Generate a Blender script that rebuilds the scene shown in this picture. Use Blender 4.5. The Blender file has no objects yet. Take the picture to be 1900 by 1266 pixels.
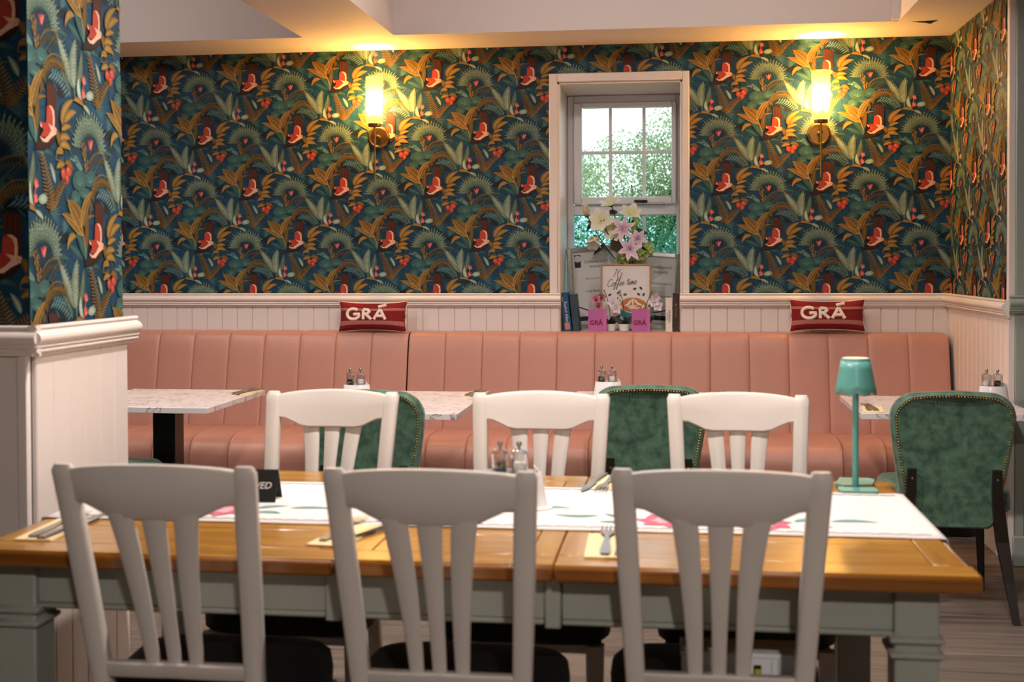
import bpy, math, random
import numpy as np
from math import sin, cos, pi, radians, sqrt, atan2
from mathutils import Matrix, Vector

random.seed(7)
SC = bpy.context.scene
COL = SC.collection

# ------------------------------------------------------------------ camera
cam_data = bpy.data.cameras.new('camera')
cam = bpy.data.objects.new('camera', cam_data)
COL.objects.link(cam)
EYE = 1.39
cam.matrix_world = (Matrix.Translation((0, 0, EYE)) @ Matrix.Rotation(radians(7.42), 4, 'Z')
                    @ Matrix.Rotation(radians(90 - 1.1), 4, 'X') @ Matrix.Rotation(radians(-0.2), 4, 'Z'))
cam_data.sensor_width = 36.0
cam_data.lens = 2320 * 36.0 / 1900
cam_data.shift_y = -0.0534
cam_data.dof.use_dof = True
cam_data.dof.focus_distance = 6.6
cam_data.dof.aperture_fstop = 4.2
cam_data.clip_end = 200
SC.camera = cam

# ------------------------------------------------------------------ view, world
SC.view_settings.view_transform = 'Standard'
SC.view_settings.look = 'None'
SC.view_settings.exposure = 0.18
SC.view_settings.gamma = 1.0
SC.view_settings.use_curve_mapping = False
SC.cycles.use_denoising = True
SC.cycles.use_adaptive_sampling = True
SC.cycles.adaptive_threshold = 0.02
SC.cycles.max_bounces = 8
SC.cycles.diffuse_bounces = 4
SC.cycles.transparent_max_bounces = 16
SC.cycles.caustics_reflective = False
SC.cycles.caustics_refractive = False
SC.cycles.sample_clamp_indirect = 6.0

world = bpy.data.worlds.new('overcast_sky')
SC.world = world
world.use_nodes = True
wn = world.node_tree
bg = wn.nodes['Background']
bg.inputs['Color'].default_value = (0.90, 0.96, 1.0, 1)
bg.inputs['Strength'].default_value = 2.2

# ------------------------------------------------------------------ large lights
def spot(name, loc, target, energy, size_deg, blend, radius, color):
    d = bpy.data.lights.new(name, 'SPOT')
    d.energy = energy; d.spot_size = radians(size_deg); d.spot_blend = blend
    d.shadow_soft_size = radius; d.color = color
    o = bpy.data.objects.new(name, d); COL.objects.link(o)
    o.location = loc
    o.rotation_euler = (Vector(target) - Vector(loc)).to_track_quat('-Z', 'Y').to_euler()
    return o
def area(name, loc, target, energy, sx, sy, color):
    d = bpy.data.lights.new(name, 'AREA'); d.shape = 'RECTANGLE'
    d.size = sx; d.size_y = sy; d.energy = energy; d.color = color
    o = bpy.data.objects.new(name, d); COL.objects.link(o)
    o.location = loc
    o.rotation_euler = (Vector(target) - Vector(loc)).to_track_quat('-Z', 'Y').to_euler()
    return o
WARM = (1.0, 0.89, 0.82)
# recessed ceiling downlights of the dining room (all above the frame)
for (x, y_, e) in [(-0.55, 3.15, 145), (0.5, 3.15, 70), (-2.7, 4.5, 85),
                   (-3.4, 5.4, 30), (-1.0, 5.2, 45), (0.6, 5.2, 18)]:
    spot('downlight_or_fill', (x, y_, 2.90), (x, y_ + 0.12, 0), e, 145, 0.6, 0.05, WARM)
# unseen point fills in the coffers, added to brighten the ceiling faces
for (x, y_, e) in [(-3.2, 5.6, 13), (-0.75, 5.6, 11), (0.45, 5.6, 11)]:
    d = bpy.data.lights.new('coffer_fill', 'POINT'); d.energy = e; d.color = (1.0, .90, .86); d.shadow_soft_size = .07
    o = bpy.data.objects.new('coffer_fill', d); COL.objects.link(o); o.location = (x, y_, 2.86)
# two added fill spots above and behind the camera, no lamps known there
for (x, y_, e) in [(-1.9, -1.2, 320), (0.6, -1.2, 230)]:
    spot('downlight_or_fill', (x, y_, 2.90), (x, y_ + 1.2, 0), e, 150, 0.8, 0.08, WARM)

# ------------------------------------------------------------------ colour helpers
def lin(c):
    return c / 12.92 if c <= 0.04045 else ((c + 0.055) / 1.055) ** 2.4
def hx(s):
    s = s.lstrip('#')
    return tuple(lin(int(s[i:i + 2], 16) / 255) for i in (0, 2, 4))

# ------------------------------------------------------------------ materials
MATS = {}
def mat(name, base, rough=0.5, metal=0.0, var=0.0, scale=8.0, var_col=None, bump=0.0, bump_scale=60.0,
        spec=0.5, stretch=None, coat=0.0, sheen=0.0, attr=None, emit=None, estr=0.0, detail=4.0):
    m = bpy.data.materials.new(name); m.use_nodes = True
    nt = m.node_tree; nd = nt.nodes; lk = nt.links
    bs = nd['Principled BSDF']
    b = hx(base) if isinstance(base, str) else base
    bs.inputs['Base Color'].default_value = (*b, 1)
    bs.inputs['Roughness'].default_value = rough
    bs.inputs['Metallic'].default_value = metal
    bs.inputs['Specular IOR Level'].default_value = spec
    if coat: bs.inputs['Coat Weight'].default_value = coat; bs.inputs['Coat Roughness'].default_value = 0.12
    if sheen: bs.inputs['Sheen Weight'].default_value = sheen
    if emit: bs.inputs['Emission Color'].default_value = (*emit, 1); bs.inputs['Emission Strength'].default_value = estr
    tc = nd.new('ShaderNodeTexCoord'); mp = nd.new('ShaderNodeMapping')
    lk.new(tc.outputs['Object'], mp.inputs['Vector'])
    if stretch: mp.inputs['Scale'].default_value = stretch
    src = None
    if attr:
        at = nd.new('ShaderNodeAttribute'); at.attribute_name = attr; src = at.outputs['Color']
    if var or var_col:
        ns = nd.new('ShaderNodeTexNoise'); ns.inputs['Scale'].default_value = scale; ns.inputs['Detail'].default_value = detail
        lk.new(mp.outputs['Vector'], ns.inputs['Vector'])
        rp = nd.new('ShaderNodeMapRange'); rp.inputs['From Min'].default_value = 0.3; rp.inputs['From Max'].default_value = 0.7
        lk.new(ns.outputs['Fac'], rp.inputs['Value'])
        mx = nd.new('ShaderNodeMix'); mx.data_type = 'RGBA'
        lk.new(rp.outputs['Result'], mx.inputs['Factor'])
        if src is None:
            v = hx(var_col) if var_col else tuple(min(1, c * (1 + var)) for c in b)
            a = b if var_col else tuple(c * (1 - var) for c in b)
            mx.inputs['A'].default_value = (*a, 1); mx.inputs['B'].default_value = (*v, 1)
            lk.new(mx.outputs['Result'], bs.inputs['Base Color'])
        else:
            mul = nd.new('ShaderNodeMix'); mul.data_type = 'RGBA'; mul.blend_type = 'MULTIPLY'; mul.inputs['Factor'].default_value = 1
            mx.inputs['A'].default_value = (1 - var, 1 - var, 1 - var, 1); mx.inputs['B'].default_value = (1 + var, 1 + var, 1 + var, 1)
            lk.new(src, mul.inputs['A']); lk.new(mx.outputs['Result'], mul.inputs['B'])
            lk.new(mul.outputs['Result'], bs.inputs['Base Color'])
    elif src is not None:
        lk.new(src, bs.inputs['Base Color'])
    if bump:
        n2 = nd.new('ShaderNodeTexNoise'); n2.inputs['Scale'].default_value = bump_scale; n2.inputs['Detail'].default_value = 3
        lk.new(mp.outputs['Vector'], n2.inputs['Vector'])
        bp = nd.new('ShaderNodeBump'); bp.inputs['Strength'].default_value = bump; bp.inputs['Distance'].default_value = 0.004
        lk.new(n2.outputs['Fac'], bp.inputs['Height']); lk.new(bp.outputs['Normal'], bs.inputs['Normal'])
    MATS[name] = m
    return m

def glass_mat(name, tint, gloss=0.12, rough=0.03):
    """thin clear glass: mostly straight-through, with a fresnel reflection"""
    m = bpy.data.materials.new(name); m.use_nodes = True
    nt = m.node_tree; nd = nt.nodes; lk = nt.links
    nd.remove(nd['Principled BSDF']); out = nd['Material Output']
    tr = nd.new('ShaderNodeBsdfTransparent'); tr.inputs['Color'].default_value = (*tint, 1)
    gl = nd.new('ShaderNodeBsdfGlossy'); gl.inputs['Roughness'].default_value = rough
    lw = nd.new('ShaderNodeLayerWeight'); lw.inputs['Blend'].default_value = 0.35
    mr = nd.new('ShaderNodeMapRange'); mr.inputs['To Min'].default_value = gloss * 0.35; mr.inputs['To Max'].default_value = min(1, gloss * 5)
    lk.new(lw.outputs['Facing'], mr.inputs['Value'])
    mx = nd.new('ShaderNodeMixShader')
    lk.new(mr.outputs['Result'], mx.inputs['Fac']); lk.new(tr.outputs[0], mx.inputs[1]); lk.new(gl.outputs[0], mx.inputs[2])
    lk.new(mx.outputs[0], out.inputs['Surface'])
    MATS[name] = m
    return m

mat('trim_white', '#e6dcd6', 0.38, var=0.03, scale=3)
mat('ceiling_white', '#ded5d0', 0.75, var=0.02, scale=2)
mat('sage_paint', '#9aa39b', 0.4, var=0.03, scale=3)
mat('wall_plaster', '#77706a', 0.7, var=0.03, scale=2)
mat('paper_ground', '#062734', 0.6, scale=9, var_col='#0b4560', spec=0.3)
mat('paper_print', (1, 1, 1), 0.6, attr='Col', var=0.16, scale=160, spec=0.3)
mat('vcol_soft', (1, 1, 1), 0.55, attr='Col', var=0.06, scale=60)
mat('pink_leather', '#b98575', 0.42, var=0.05, scale=4, bump=0.12, bump_scale=260)
mat('black_metal', '#0b0b0c', 0.35)
mat('black_fabric', '#070707', 0.75, bump=0.1, bump_scale=300)
mat('chair_white', '#d6cfc8', 0.42, var=0.03, scale=6)
mat('chair_wear', '#8a6a43', 0.6)
mat('table_grey', '#9da198', 0.45, var=0.04, scale=5)
mat('green_velvet', '#2b4a3e', 0.62, scale=30, var_col='#5a8068', sheen=0.25, bump=0.1, bump_scale=90, detail=9)
mat('dark_wood', '#1c1109', 0.4, var=0.2, scale=12, stretch=(1, 1, 8))
mat('brass', '#b08a4a', 0.28, metal=1.0, var=0.06, scale=30)
mat('steel', '#b4b6b8', 0.3, metal=1.0)
mat('silver_frame', '#d2d5d0', 0.2, metal=0.9, var=0.1, scale=20)
mat('frame_wood', '#b28a5c', 0.5, var=0.1, scale=30)
mat('paper_white', '#e2dcd8', 0.6)
mat('paper_grey', '#e6dfdd', 0.6, var=0.03, scale=9)
mat('ink', '#3a393f', 0.6)
mat('ink_navy', '#151a35', 0.5)
mat('ink_red', '#7d1228', 0.5)
mat('napkin_cream', '#f2deae', 0.8, var=0.03, scale=30)
mat('porcelain', '#e9e6e6', 0.2)
mat('cloth_white', '#f0e8e4', 0.8, bump=0.08, bump_scale=400)
mat('teal_paint', '#5fa39b', 0.38)
mat('lamp_diffuser', '#efe3d4', 0.6)
mat('card_black', '#0a0e0d', 0.5)
mat('pink_card', '#b5629f', 0.5)
mat('pink_card_spine', '#c268a6', 0.5)
mat('wool_red', '#7c0f14', 0.9, bump=0.35, bump_scale=240, var=0.1, scale=60)
mat('wool_pink', '#b06a60', 0.95, bump=0.5, bump_scale=300, var=0.14, scale=120)
mat('wool_cream', '#efe0d3', 0.95, bump=0.4, bump_scale=300)
mat('salt', '#f4f0ee', 0.7)
mat('pepper', '#1c1a1a', 0.8, var=0.5, scale=300)
mat('book_blue', '#11507f', 0.45, var=0.12, scale=20)
mat('book_navy', '#2a4150', 0.5, var=0.2, scale=20)
mat('book_cream', '#e6dad0', 0.5)
mat('book_brown', '#3c2522', 0.5, var=0.2, scale=40)
mat('pages', '#e9e1d2', 0.8)
mat('stem_green', '#2c3b1e', 0.6)
mat('soil', '#2b2018', 0.9, var=0.3, scale=90)
mat('upvc', '#f0f0f4', 0.3)
mat('box_white', '#eef1f3', 0.5)
mat('label_yellow', '#c9bd1c', 0.6)
mat('hedge_bark', '#4b3a2a', 0.9)
mat('grass', '#57733f', 0.9, var=0.2, scale=3)
glass_mat('window_glass', (0.96, 0.99, 1.0), 0.08)
glass_mat('window_glass_tinted', (0.62, 0.86, 0.88), 0.10)
glass_mat('clear_acrylic', (0.93, 0.94, 0.95), 0.35, 0.06)
glass_mat('ribbed_glass', (0.98, 0.90, 0.74), 0.16, 0.08)
def amber_glass():
    m = MATS['ribbed_glass']; nt = m.node_tree; nd = nt.nodes; lk = nt.links
    out = nd['Material Output']; old = out.inputs['Surface'].links[0].from_socket
    tl = nd.new('ShaderNodeBsdfTranslucent'); tl.inputs['Color'].default_value = (1.0, .78, .42, 1)
    mx = nd.new('ShaderNodeMixShader'); mx.inputs['Fac'].default_value = .10
    lk.new(old, mx.inputs[1]); lk.new(tl.outputs[0], mx.inputs[2]); lk.new(mx.outputs[0], out.inputs['Surface'])
amber_glass()
glass_mat('picture_glass', (0.97, 0.99, 0.99), 0.02)

def outdoor_leaf():
    m = mat('leaf_outdoor', (1, 1, 1), 0.6, attr='Col'); nt = m.node_tree; nd = nt.nodes; lk = nt.links
    at = [n for n in nd if n.type == 'ATTRIBUTE'][0]; out = nd['Material Output']
    tl = nd.new('ShaderNodeBsdfTranslucent'); lk.new(at.outputs['Color'], tl.inputs['Color'])
    mx = nd.new('ShaderNodeMixShader'); mx.inputs['Fac'].default_value = .5
    lk.new(nd['Principled BSDF'].outputs[0], mx.inputs[1]); lk.new(tl.outputs[0], mx.inputs[2]); lk.new(mx.outputs[0], out.inputs['Surface'])
outdoor_leaf()

# marble laminate: white with thin grey-violet veins
def marble():
    m = bpy.data.materials.new('marble_laminate'); m.use_nodes = True
    nt = m.node_tree; nd = nt.nodes; lk = nt.links; bs = nd['Principled BSDF']
    tc = nd.new('ShaderNodeTexCoord')
    n1 = nd.new('ShaderNodeTexNoise'); n1.inputs['Scale'].default_value = 7; n1.inputs['Detail'].default_value = 7; n1.inputs['Distortion'].default_value = 1.4
    lk.new(tc.outputs['Object'], n1.inputs['Vector'])
    rp = nd.new('ShaderNodeValToRGB'); e = rp.color_ramp.elements
    e[0].position = 0.465; e[0].color = (*hx('#e9e2e2'), 1)
    e[1].position = 0.535; e[1].color = (*hx('#e9e2e2'), 1)
    k = rp.color_ramp.elements.new(0.5); k.color = (*hx('#7d747d'), 1)
    k = rp.color_ramp.elements.new(0.485); k.color = (*hx('#dcd2d4'), 1)
    k = rp.color_ramp.elements.new(0.512); k.color = (*hx('#d8cdd0'), 1)
    lk.new(n1.outputs['Fac'], rp.inputs['Fac']); lk.new(rp.outputs['Color'], bs.inputs['Base Color'])
    bs.inputs['Roughness'].default_value = 0.28
    MATS['marble'] = m
marble()

def wood(name, dark, mid, light, rough, axis, coat=0.0, scale=1.0):
    """long-grained wood; axis 0 = grain along local x"""
    m = bpy.data.materials.new(name); m.use_nodes = True
    nt = m.node_tree; nd = nt.nodes; lk = nt.links; bs = nd['Principled BSDF']
    tc = nd.new('ShaderNodeTexCoord'); mp = nd.new('ShaderNodeMapping')
    s = [14 * scale] * 3; s[axis] = 0.9 * scale
    mp.inputs['Scale'].default_value = s
    oi = nd.new('ShaderNodeObjectInfo')
    ad = nd.new('ShaderNodeVectorMath'); ad.operation = 'ADD'
    sc = nd.new('ShaderNodeVectorMath'); sc.operation = 'SCALE'; sc.inputs['Scale'].default_value = 13.0
    cb = nd.new('ShaderNodeCombineXYZ')
    for i in range(3): lk.new(oi.outputs['Random'], cb.inputs[i])
    lk.new(cb.outputs[0], sc.inputs[0]); lk.new(tc.outputs['Object'], ad.inputs[0]); lk.new(sc.outputs[0], ad.inputs[1])
    lk.new(ad.outputs[0], mp.inputs['Vector'])
    ns = nd.new('ShaderNodeTexNoise'); ns.inputs['Scale'].default_value = 3; ns.inputs['Detail'].default_value = 6; ns.inputs['Distortion'].default_value = 0.6
    lk.new(mp.outputs['Vector'], ns.inputs['Vector'])
    rp = nd.new('ShaderNodeValToRGB'); e = rp.color_ramp.elements
    e[0].position = 0.3; e[0].color = (*hx(dark), 1); e[1].position = 0.72; e[1].color = (*hx(light), 1)
    k = rp.color_ramp.elements.new(0.5); k.color = (*hx(mid), 1)
    lk.new(ns.outputs['Fac'], rp.inputs['Fac'])
    hs = nd.new('ShaderNodeHueSaturation')
    mr = nd.new('ShaderNodeMapRange'); mr.inputs['To Min'].default_value = 0.86; mr.inputs['To Max'].default_value = 1.12
    lk.new(oi.outputs['Random'], mr.inputs['Value']); lk.new(mr.outputs['Result'], hs.inputs['Value'])
    lk.new(rp.outputs['Color'], hs.inputs['Color']); lk.new(hs.outputs['Color'], bs.inputs['Base Color'])
    bs.inputs['Roughness'].default_value = rough
    if coat: bs.inputs['Coat Weight'].default_value = coat; bs.inputs['Coat Roughness'].default_value = 0.16
    MATS[name] = m
wood('honey_x', '#94601a', '#aa7622', '#bc8c34', 0.3, 0, coat=0.5)
wood('honey_y', '#94601a', '#aa7622', '#bc8c34', 0.3, 1, coat=0.5)
wood('honey_edge_shaded', '#6e3f0c', '#804b10', '#915a18', 0.35, 0, coat=0.4)  # deeper brown: the shade on the table's edge is put into this colour
wood('floor_oak', '#5c524b', '#74695f', '#857a70', 0.5, 0, scale=0.7)

# ------------------------------------------------------------------ mesh helpers
class G:
    """a bag of geometry that becomes ONE mesh object"""
    def __init__(s): s.v = []; s.f = []; s.c = []; s.m = []
    def add(s, v, f, col=None, mi=0):
        n = len(s.v)
        s.v += [tuple(p) for p in v]
        s.f += [tuple(i + n for i in q) for q in f]
        s.m += [mi] * len(f)
        if col is not None:
            if isinstance(col, tuple): s.c += [col] * len(v)
            else: s.c += list(col)
        elif s.c: s.c += [(1, 1, 1)] * len(v)
        return s
    def box(s, lo, hi, b=0.0, mi=0, col=None):
        lo = [min(a, c) for a, c in zip(lo, hi)] if True else lo
        x0, y0, z0 = lo; x1, y1, z1 = hi
        if b <= 0:
            v = [(x, y, z) for x in (x0, x1) for y in (y0, y1) for z in (z0, z1)]
            f = [(0, 1, 3, 2), (4, 6, 7, 5), (0, 4, 5, 1), (2, 3, 7, 6), (0, 2, 6, 4), (1, 5, 7, 3)]
            return s.add(v, f, col, mi)
        b = min(b, (x1 - x0) / 2.01, (y1 - y0) / 2.01, (z1 - z0) / 2.01)
        v = []; idx = {}
        for i, x in enumerate((x0, x1)):
            for j, y in enumerate((y0, y1)):
                for k, z in enumerate((z0, z1)):
                    xi = x + b * (1 - 2 * i); yi = y + b * (1 - 2 * j); zi = z + b * (1 - 2 * k)
                    idx[i, j, k, 0] = len(v); v.append((x, yi, zi))
                    idx[i, j, k, 1] = len(v); v.append((xi, y, zi))
                    idx[i, j, k, 2] = len(v); v.append((xi, yi, z))
        f = []
        for i in (0, 1):
            q = [idx[i, 0, 0, 0], idx[i, 1, 0, 0], idx[i, 1, 1, 0], idx[i, 0, 1, 0]]; f.append(q if i else q[::-1])
            q = [idx[0, i, 0, 1], idx[1, i, 0, 1], idx[1, i, 1, 1], idx[0, i, 1, 1]]; f.append(q[::-1] if i else q)
            q = [idx[0, 0, i, 2], idx[1, 0, i, 2], idx[1, 1, i, 2], idx[0, 1, i, 2]]; f.append(q if i else q[::-1])
        for i in (0, 1):
            for j in (0, 1):
                q = [idx[i, j, 0, 0], idx[i, j, 0, 1], idx[i, j, 1, 1], idx[i, j, 1, 0]]; f.append(q if (i + j) % 2 else q[::-1])
                q = [idx[i, 0, j, 0], idx[i, 0, j, 2], idx[i, 1, j, 2], idx[i, 1, j, 0]]; f.append(q if (i + j) % 2 == 0 else q[::-1])
                q = [idx[0, i, j, 1], idx[0, i, j, 2], idx[1, i, j, 2], idx[1, i, j, 1]]; f.append(q if (i + j) % 2 else q[::-1])
        for i in (0, 1):
            for j in (0, 1):
                for k in (0, 1):
                    q = [idx[i, j, k, 0], idx[i, j, k, 1], idx[i, j, k, 2]]; f.append(q if (i + j + k) % 2 else q[::-1])
        return s.add(v, f, col, mi)
    def tube(s, pts, r, n=8, cap=True, flat=1.0, mi=0, col=None, up=(0, 0, 1)):
        pts = [Vector(p) for p in pts]
        rs = r if isinstance(r, (list, tuple)) else [r] * len(pts)
        v = []; f = []; U = Vector(up)
        for i, p in enumerate(pts):
            t = (pts[min(i + 1, len(pts) - 1)] - pts[max(i - 1, 0)]).normalized()
            a = t.cross(U)
            if a.length < 1e-4: a = t.cross(Vector((1, 0, 0)))
            a.normalize(); b = t.cross(a).normalized()
            for k in range(n):
                th = 2 * pi * k / n
                v.append(p + a * cos(th) * rs[i] + b * sin(th) * rs[i] * flat)
        for i in range(len(pts) - 1):
            for k in range(n):
                f.append((i * n + k, i * n + (k + 1) % n, (i + 1) * n + (k + 1) % n, (i + 1) * n + k))
        if cap:
            f.append(tuple(range(n))[::-1]); f.append(tuple((len(pts) - 1) * n + k for k in range(n)))
        return s.add(v, f, col, mi)
    def lathe(s, prof, n=20, c=(0, 0, 0), mi=0, col=None, sx=1.0, sy=1.0, rib=0.0):
        v = []; f = []
        for r, z in prof:
            for k in range(n):
                th = 2 * pi * k / n
                rr = r * (1 + (rib if k % 2 else -rib))
                v.append((c[0] + rr * cos(th) * sx, c[1] + rr * sin(th) * sy, c[2] + z))
        for i in range(len(prof) - 1):
            for k in range(n):
                f.append((i * n + k, i * n + (k + 1) % n, (i + 1) * n + (k + 1) % n, (i + 1) * n + k))
        if prof[0][0] > 1e-6: f.append(tuple(range(n))[::-1])
        if prof[-1][0] > 1e-6: f.append(tuple((len(prof) - 1) * n + k for k in range(n)))
        return s.add(v, f, col, mi)
    def prism(s, poly, y0, y1, mi=0, col=None, axis='y'):
        """extrude a polygon of (x,z) between y0 and y1 (axis y), or (x,y) between z (axis z), or (y,z) along x"""
        n = len(poly)
        def P(a, b, t):
            return {'y': (a, t, b), 'z': (a, b, t), 'x': (t, a, b)}[axis]
        v = [P(a, b, y0) for a, b in poly] + [P(a, b, y1) for a, b in poly]
        f = [tuple(range(n))[::-1], tuple(range(n, 2 * n))] + [(i, (i + 1) % n, (i + 1) % n + n, i + n) for i in range(n)]
        return s.add(v, f, col, mi)
    def grid(s, P, nu, nv, mi=0, col=None, closed_u=False):
        v = [P(i / (nu - 1), j / (nv - 1)) for j in range(nv) for i in range(nu)]
        f = [(j * nu + i, j * nu + i + 1, (j + 1) * nu + i + 1, (j + 1) * nu + i) for j in range(nv - 1) for i in range(nu - 1)]
        return s.add(v, f, col, mi)
    def xform(s, M):
        s.v = [tuple(M @ Vector(p)) for p in s.v]; return s
    def mesh(s, name, mats, smooth=True, angle=38, fix=True):
        me = bpy.data.meshes.new(name)
        me.from_pydata(s.v, [], s.f)
        for m in (mats if isinstance(mats, (list, tuple)) else [mats]):
            me.materials.append(MATS[m] if isinstance(m, str) else m)
        if any(s.m): me.polygons.foreach_set('material_index', s.m)
        if s.c:
            a = me.color_attributes.new('Col', 'FLOAT_COLOR', 'POINT')
            arr = np.ones((len(s.v), 4), np.float32); arr[:, :3] = np.array(s.c, np.float32)[:, :3]
            a.data.foreach_set('color', arr.ravel())
        if fix:
            import bmesh
            bm = bmesh.new(); bm.from_mesh(me); bmesh.ops.recalc_face_normals(bm, faces=bm.faces); bm.to_mesh(me); bm.free()
        if smooth:
            me.polygons.foreach_set('use_smooth', [True] * len(me.polygons))
            me.set_sharp_from_angle(angle=radians(angle))
        me.update()
        return me
    def build(s, name, mats, parent=None, loc=(0, 0, 0), rot=(0, 0, 0), smooth=True, angle=38, fix=True):
        return link(name, s.mesh(name, mats, smooth, angle, fix), parent, loc, rot)

def link(name, data, parent=None, loc=(0, 0, 0), rot=(0, 0, 0)):
    o = bpy.data.objects.new(name, data); COL.objects.link(o)
    o.location = loc; o.rotation_euler = rot
    if parent is not None: o.parent = parent
    return o
def tag(o, label=None, cat=None, group=None, kind=None):
    if label: o['label'] = label
    if cat: o['category'] = cat
    if group: o['group'] = group
    if kind: o['kind'] = kind
    return o
def thing(name, label, cat, loc=(0, 0, 0), rz=0.0, group=None, rot=None):
    o = link(name, None, None, loc, rot if rot else (0, 0, rz))
    o.empty_display_size = 0.1
    return tag(o, label, cat, group)
def struct(o): o['kind'] = 'structure'; return o
def copy_tree(o, parent=None):
    c = o.copy(); COL.objects.link(c); c.parent = parent
    for ch in list(o.children): copy_tree(ch, c)
    return c
def text(name, body, size, parent, loc, rot, m, shear=0.0, offset=0.0, align='CENTER', extrude=0.0004, space=1.0):
    c = bpy.data.curves.new(name, 'FONT'); c.body = body; c.size = size
    c.align_x = align; c.align_y = 'CENTER'; c.shear = shear; c.offset = offset; c.extrude = extrude; c.space_character = space
    c.resolution_u = 3
    c.materials.append(MATS[m])
    tmp = bpy.data.objects.new(name, c)
    me = bpy.data.meshes.new_from_object(tmp); me.name = name
    bpy.data.objects.remove(tmp)
    return link(name, me, parent, loc, rot)
def bez(a, b, c, n):
    a, b, c = Vector(a), Vector(b), Vector(c)
    return [a * (1 - t) ** 2 + b * 2 * t * (1 - t) + c * t * t for t in [i / n for i in range(n + 1)]]
# ------------------------------------------------------------------ wallpaper print (flat printed motif, one repeat cell)
class Print:
    """flat shapes in motif units (x right, y down); every call sits a hair above the one before"""
    def __init__(s): s.v = []; s.f = []; s.c = []; s.layer = 1
    def _add(s, v, f, c):
        n = len(s.v); L = s.layer
        s.v += [(p[0], p[1], L) for p in v]; s.f += [tuple(i + n for i in q) for q in f]; s.c += c
        s.layer += 1
    def up(s): s.layer += 3
    def poly(s, pts, col, bump=True):
        s._add(pts, [tuple(range(len(pts)))], [jit(col, .1) for _ in pts])
        if bump: s.up()
    def ell(s, cx, cy, rx, ry, col, edge=None, rot=0, n=12, bump=True, hi=None):
        ca, sa = cos(radians(rot)), sin(radians(rot))
        pts = [(cx, cy)]; cc = [jit(col, .06)]
        for k in range(n):
            a = 2 * pi * k / n; x = rx * cos(a); y = ry * sin(a)
            pts.append((cx + x * ca - y * sa, cy + x * sa + y * ca)); cc.append(jit(edge or col, .1))
        s._add(pts, [(0, 1 + k, 1 + (k + 1) % n) for k in range(n)], cc)
        if bump: s.up()
    def leaf(s, p0, p1, p2, w, mid, edge, n=6, p=0.8, bump=True, dark=None, tipw=0.0):
        """leaf along a quadratic curve p0 (base) -> p2 (tip)"""
        sp = bez((*p0, 0), (*p1, 0), (*p2, 0), n)
        v = []; c = []
        for i, q in enumerate(sp):
            t = i / n
            d = sp[min(i + 1, n)] - sp[max(i - 1, 0)]
            L = max(d.length, 1e-6); nx, ny = -d.y / L, d.x / L
            ww = w * 0.5 * (sin(pi * min(1, max(0, t)) ** p) ** 0.75 + tipw * t)
            v += [(q.x - nx * ww, q.y - ny * ww), (q.x, q.y), (q.x + nx * ww, q.y + ny * ww)]
            c += [jit(edge, .1), jit(mid, .1), jit(dark or edge, .1)]
        f = []
        for i in range(n):
            a = i * 3
            f += [(a, a + 1, a + 4, a + 3), (a + 1, a + 2, a + 5, a + 4)]
        s._add(v, f, c)
        if bump: s.up()
        return sp
    def line(s, pts, w0, w1, col, bump=True):
        n = len(pts) - 1; v = []; c = []
        for i, q in enumerate(pts):
            a = pts[max(i - 1, 0)]; b = pts[min(i + 1, n)]
            dx, dy = b[0] - a[0], b[1] - a[1]; L = max(sqrt(dx * dx + dy * dy), 1e-6)
            w = (w0 + (w1 - w0) * i / n) / 2
            v += [(q[0] - dy / L * w, q[1] + dx / L * w), (q[0] + dy / L * w, q[1] - dx / L * w)]
            c += [jit(col, .1)] * 2
        s._add(v, [(2 * i, 2 * i + 1, 2 * i + 3, 2 * i + 2) for i in range(n)], c)
        if bump: s.up()
def jit(c, a):
    k = 1 + random.uniform(-a, a)
    return tuple(min(1, x * k) for x in c)

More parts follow.
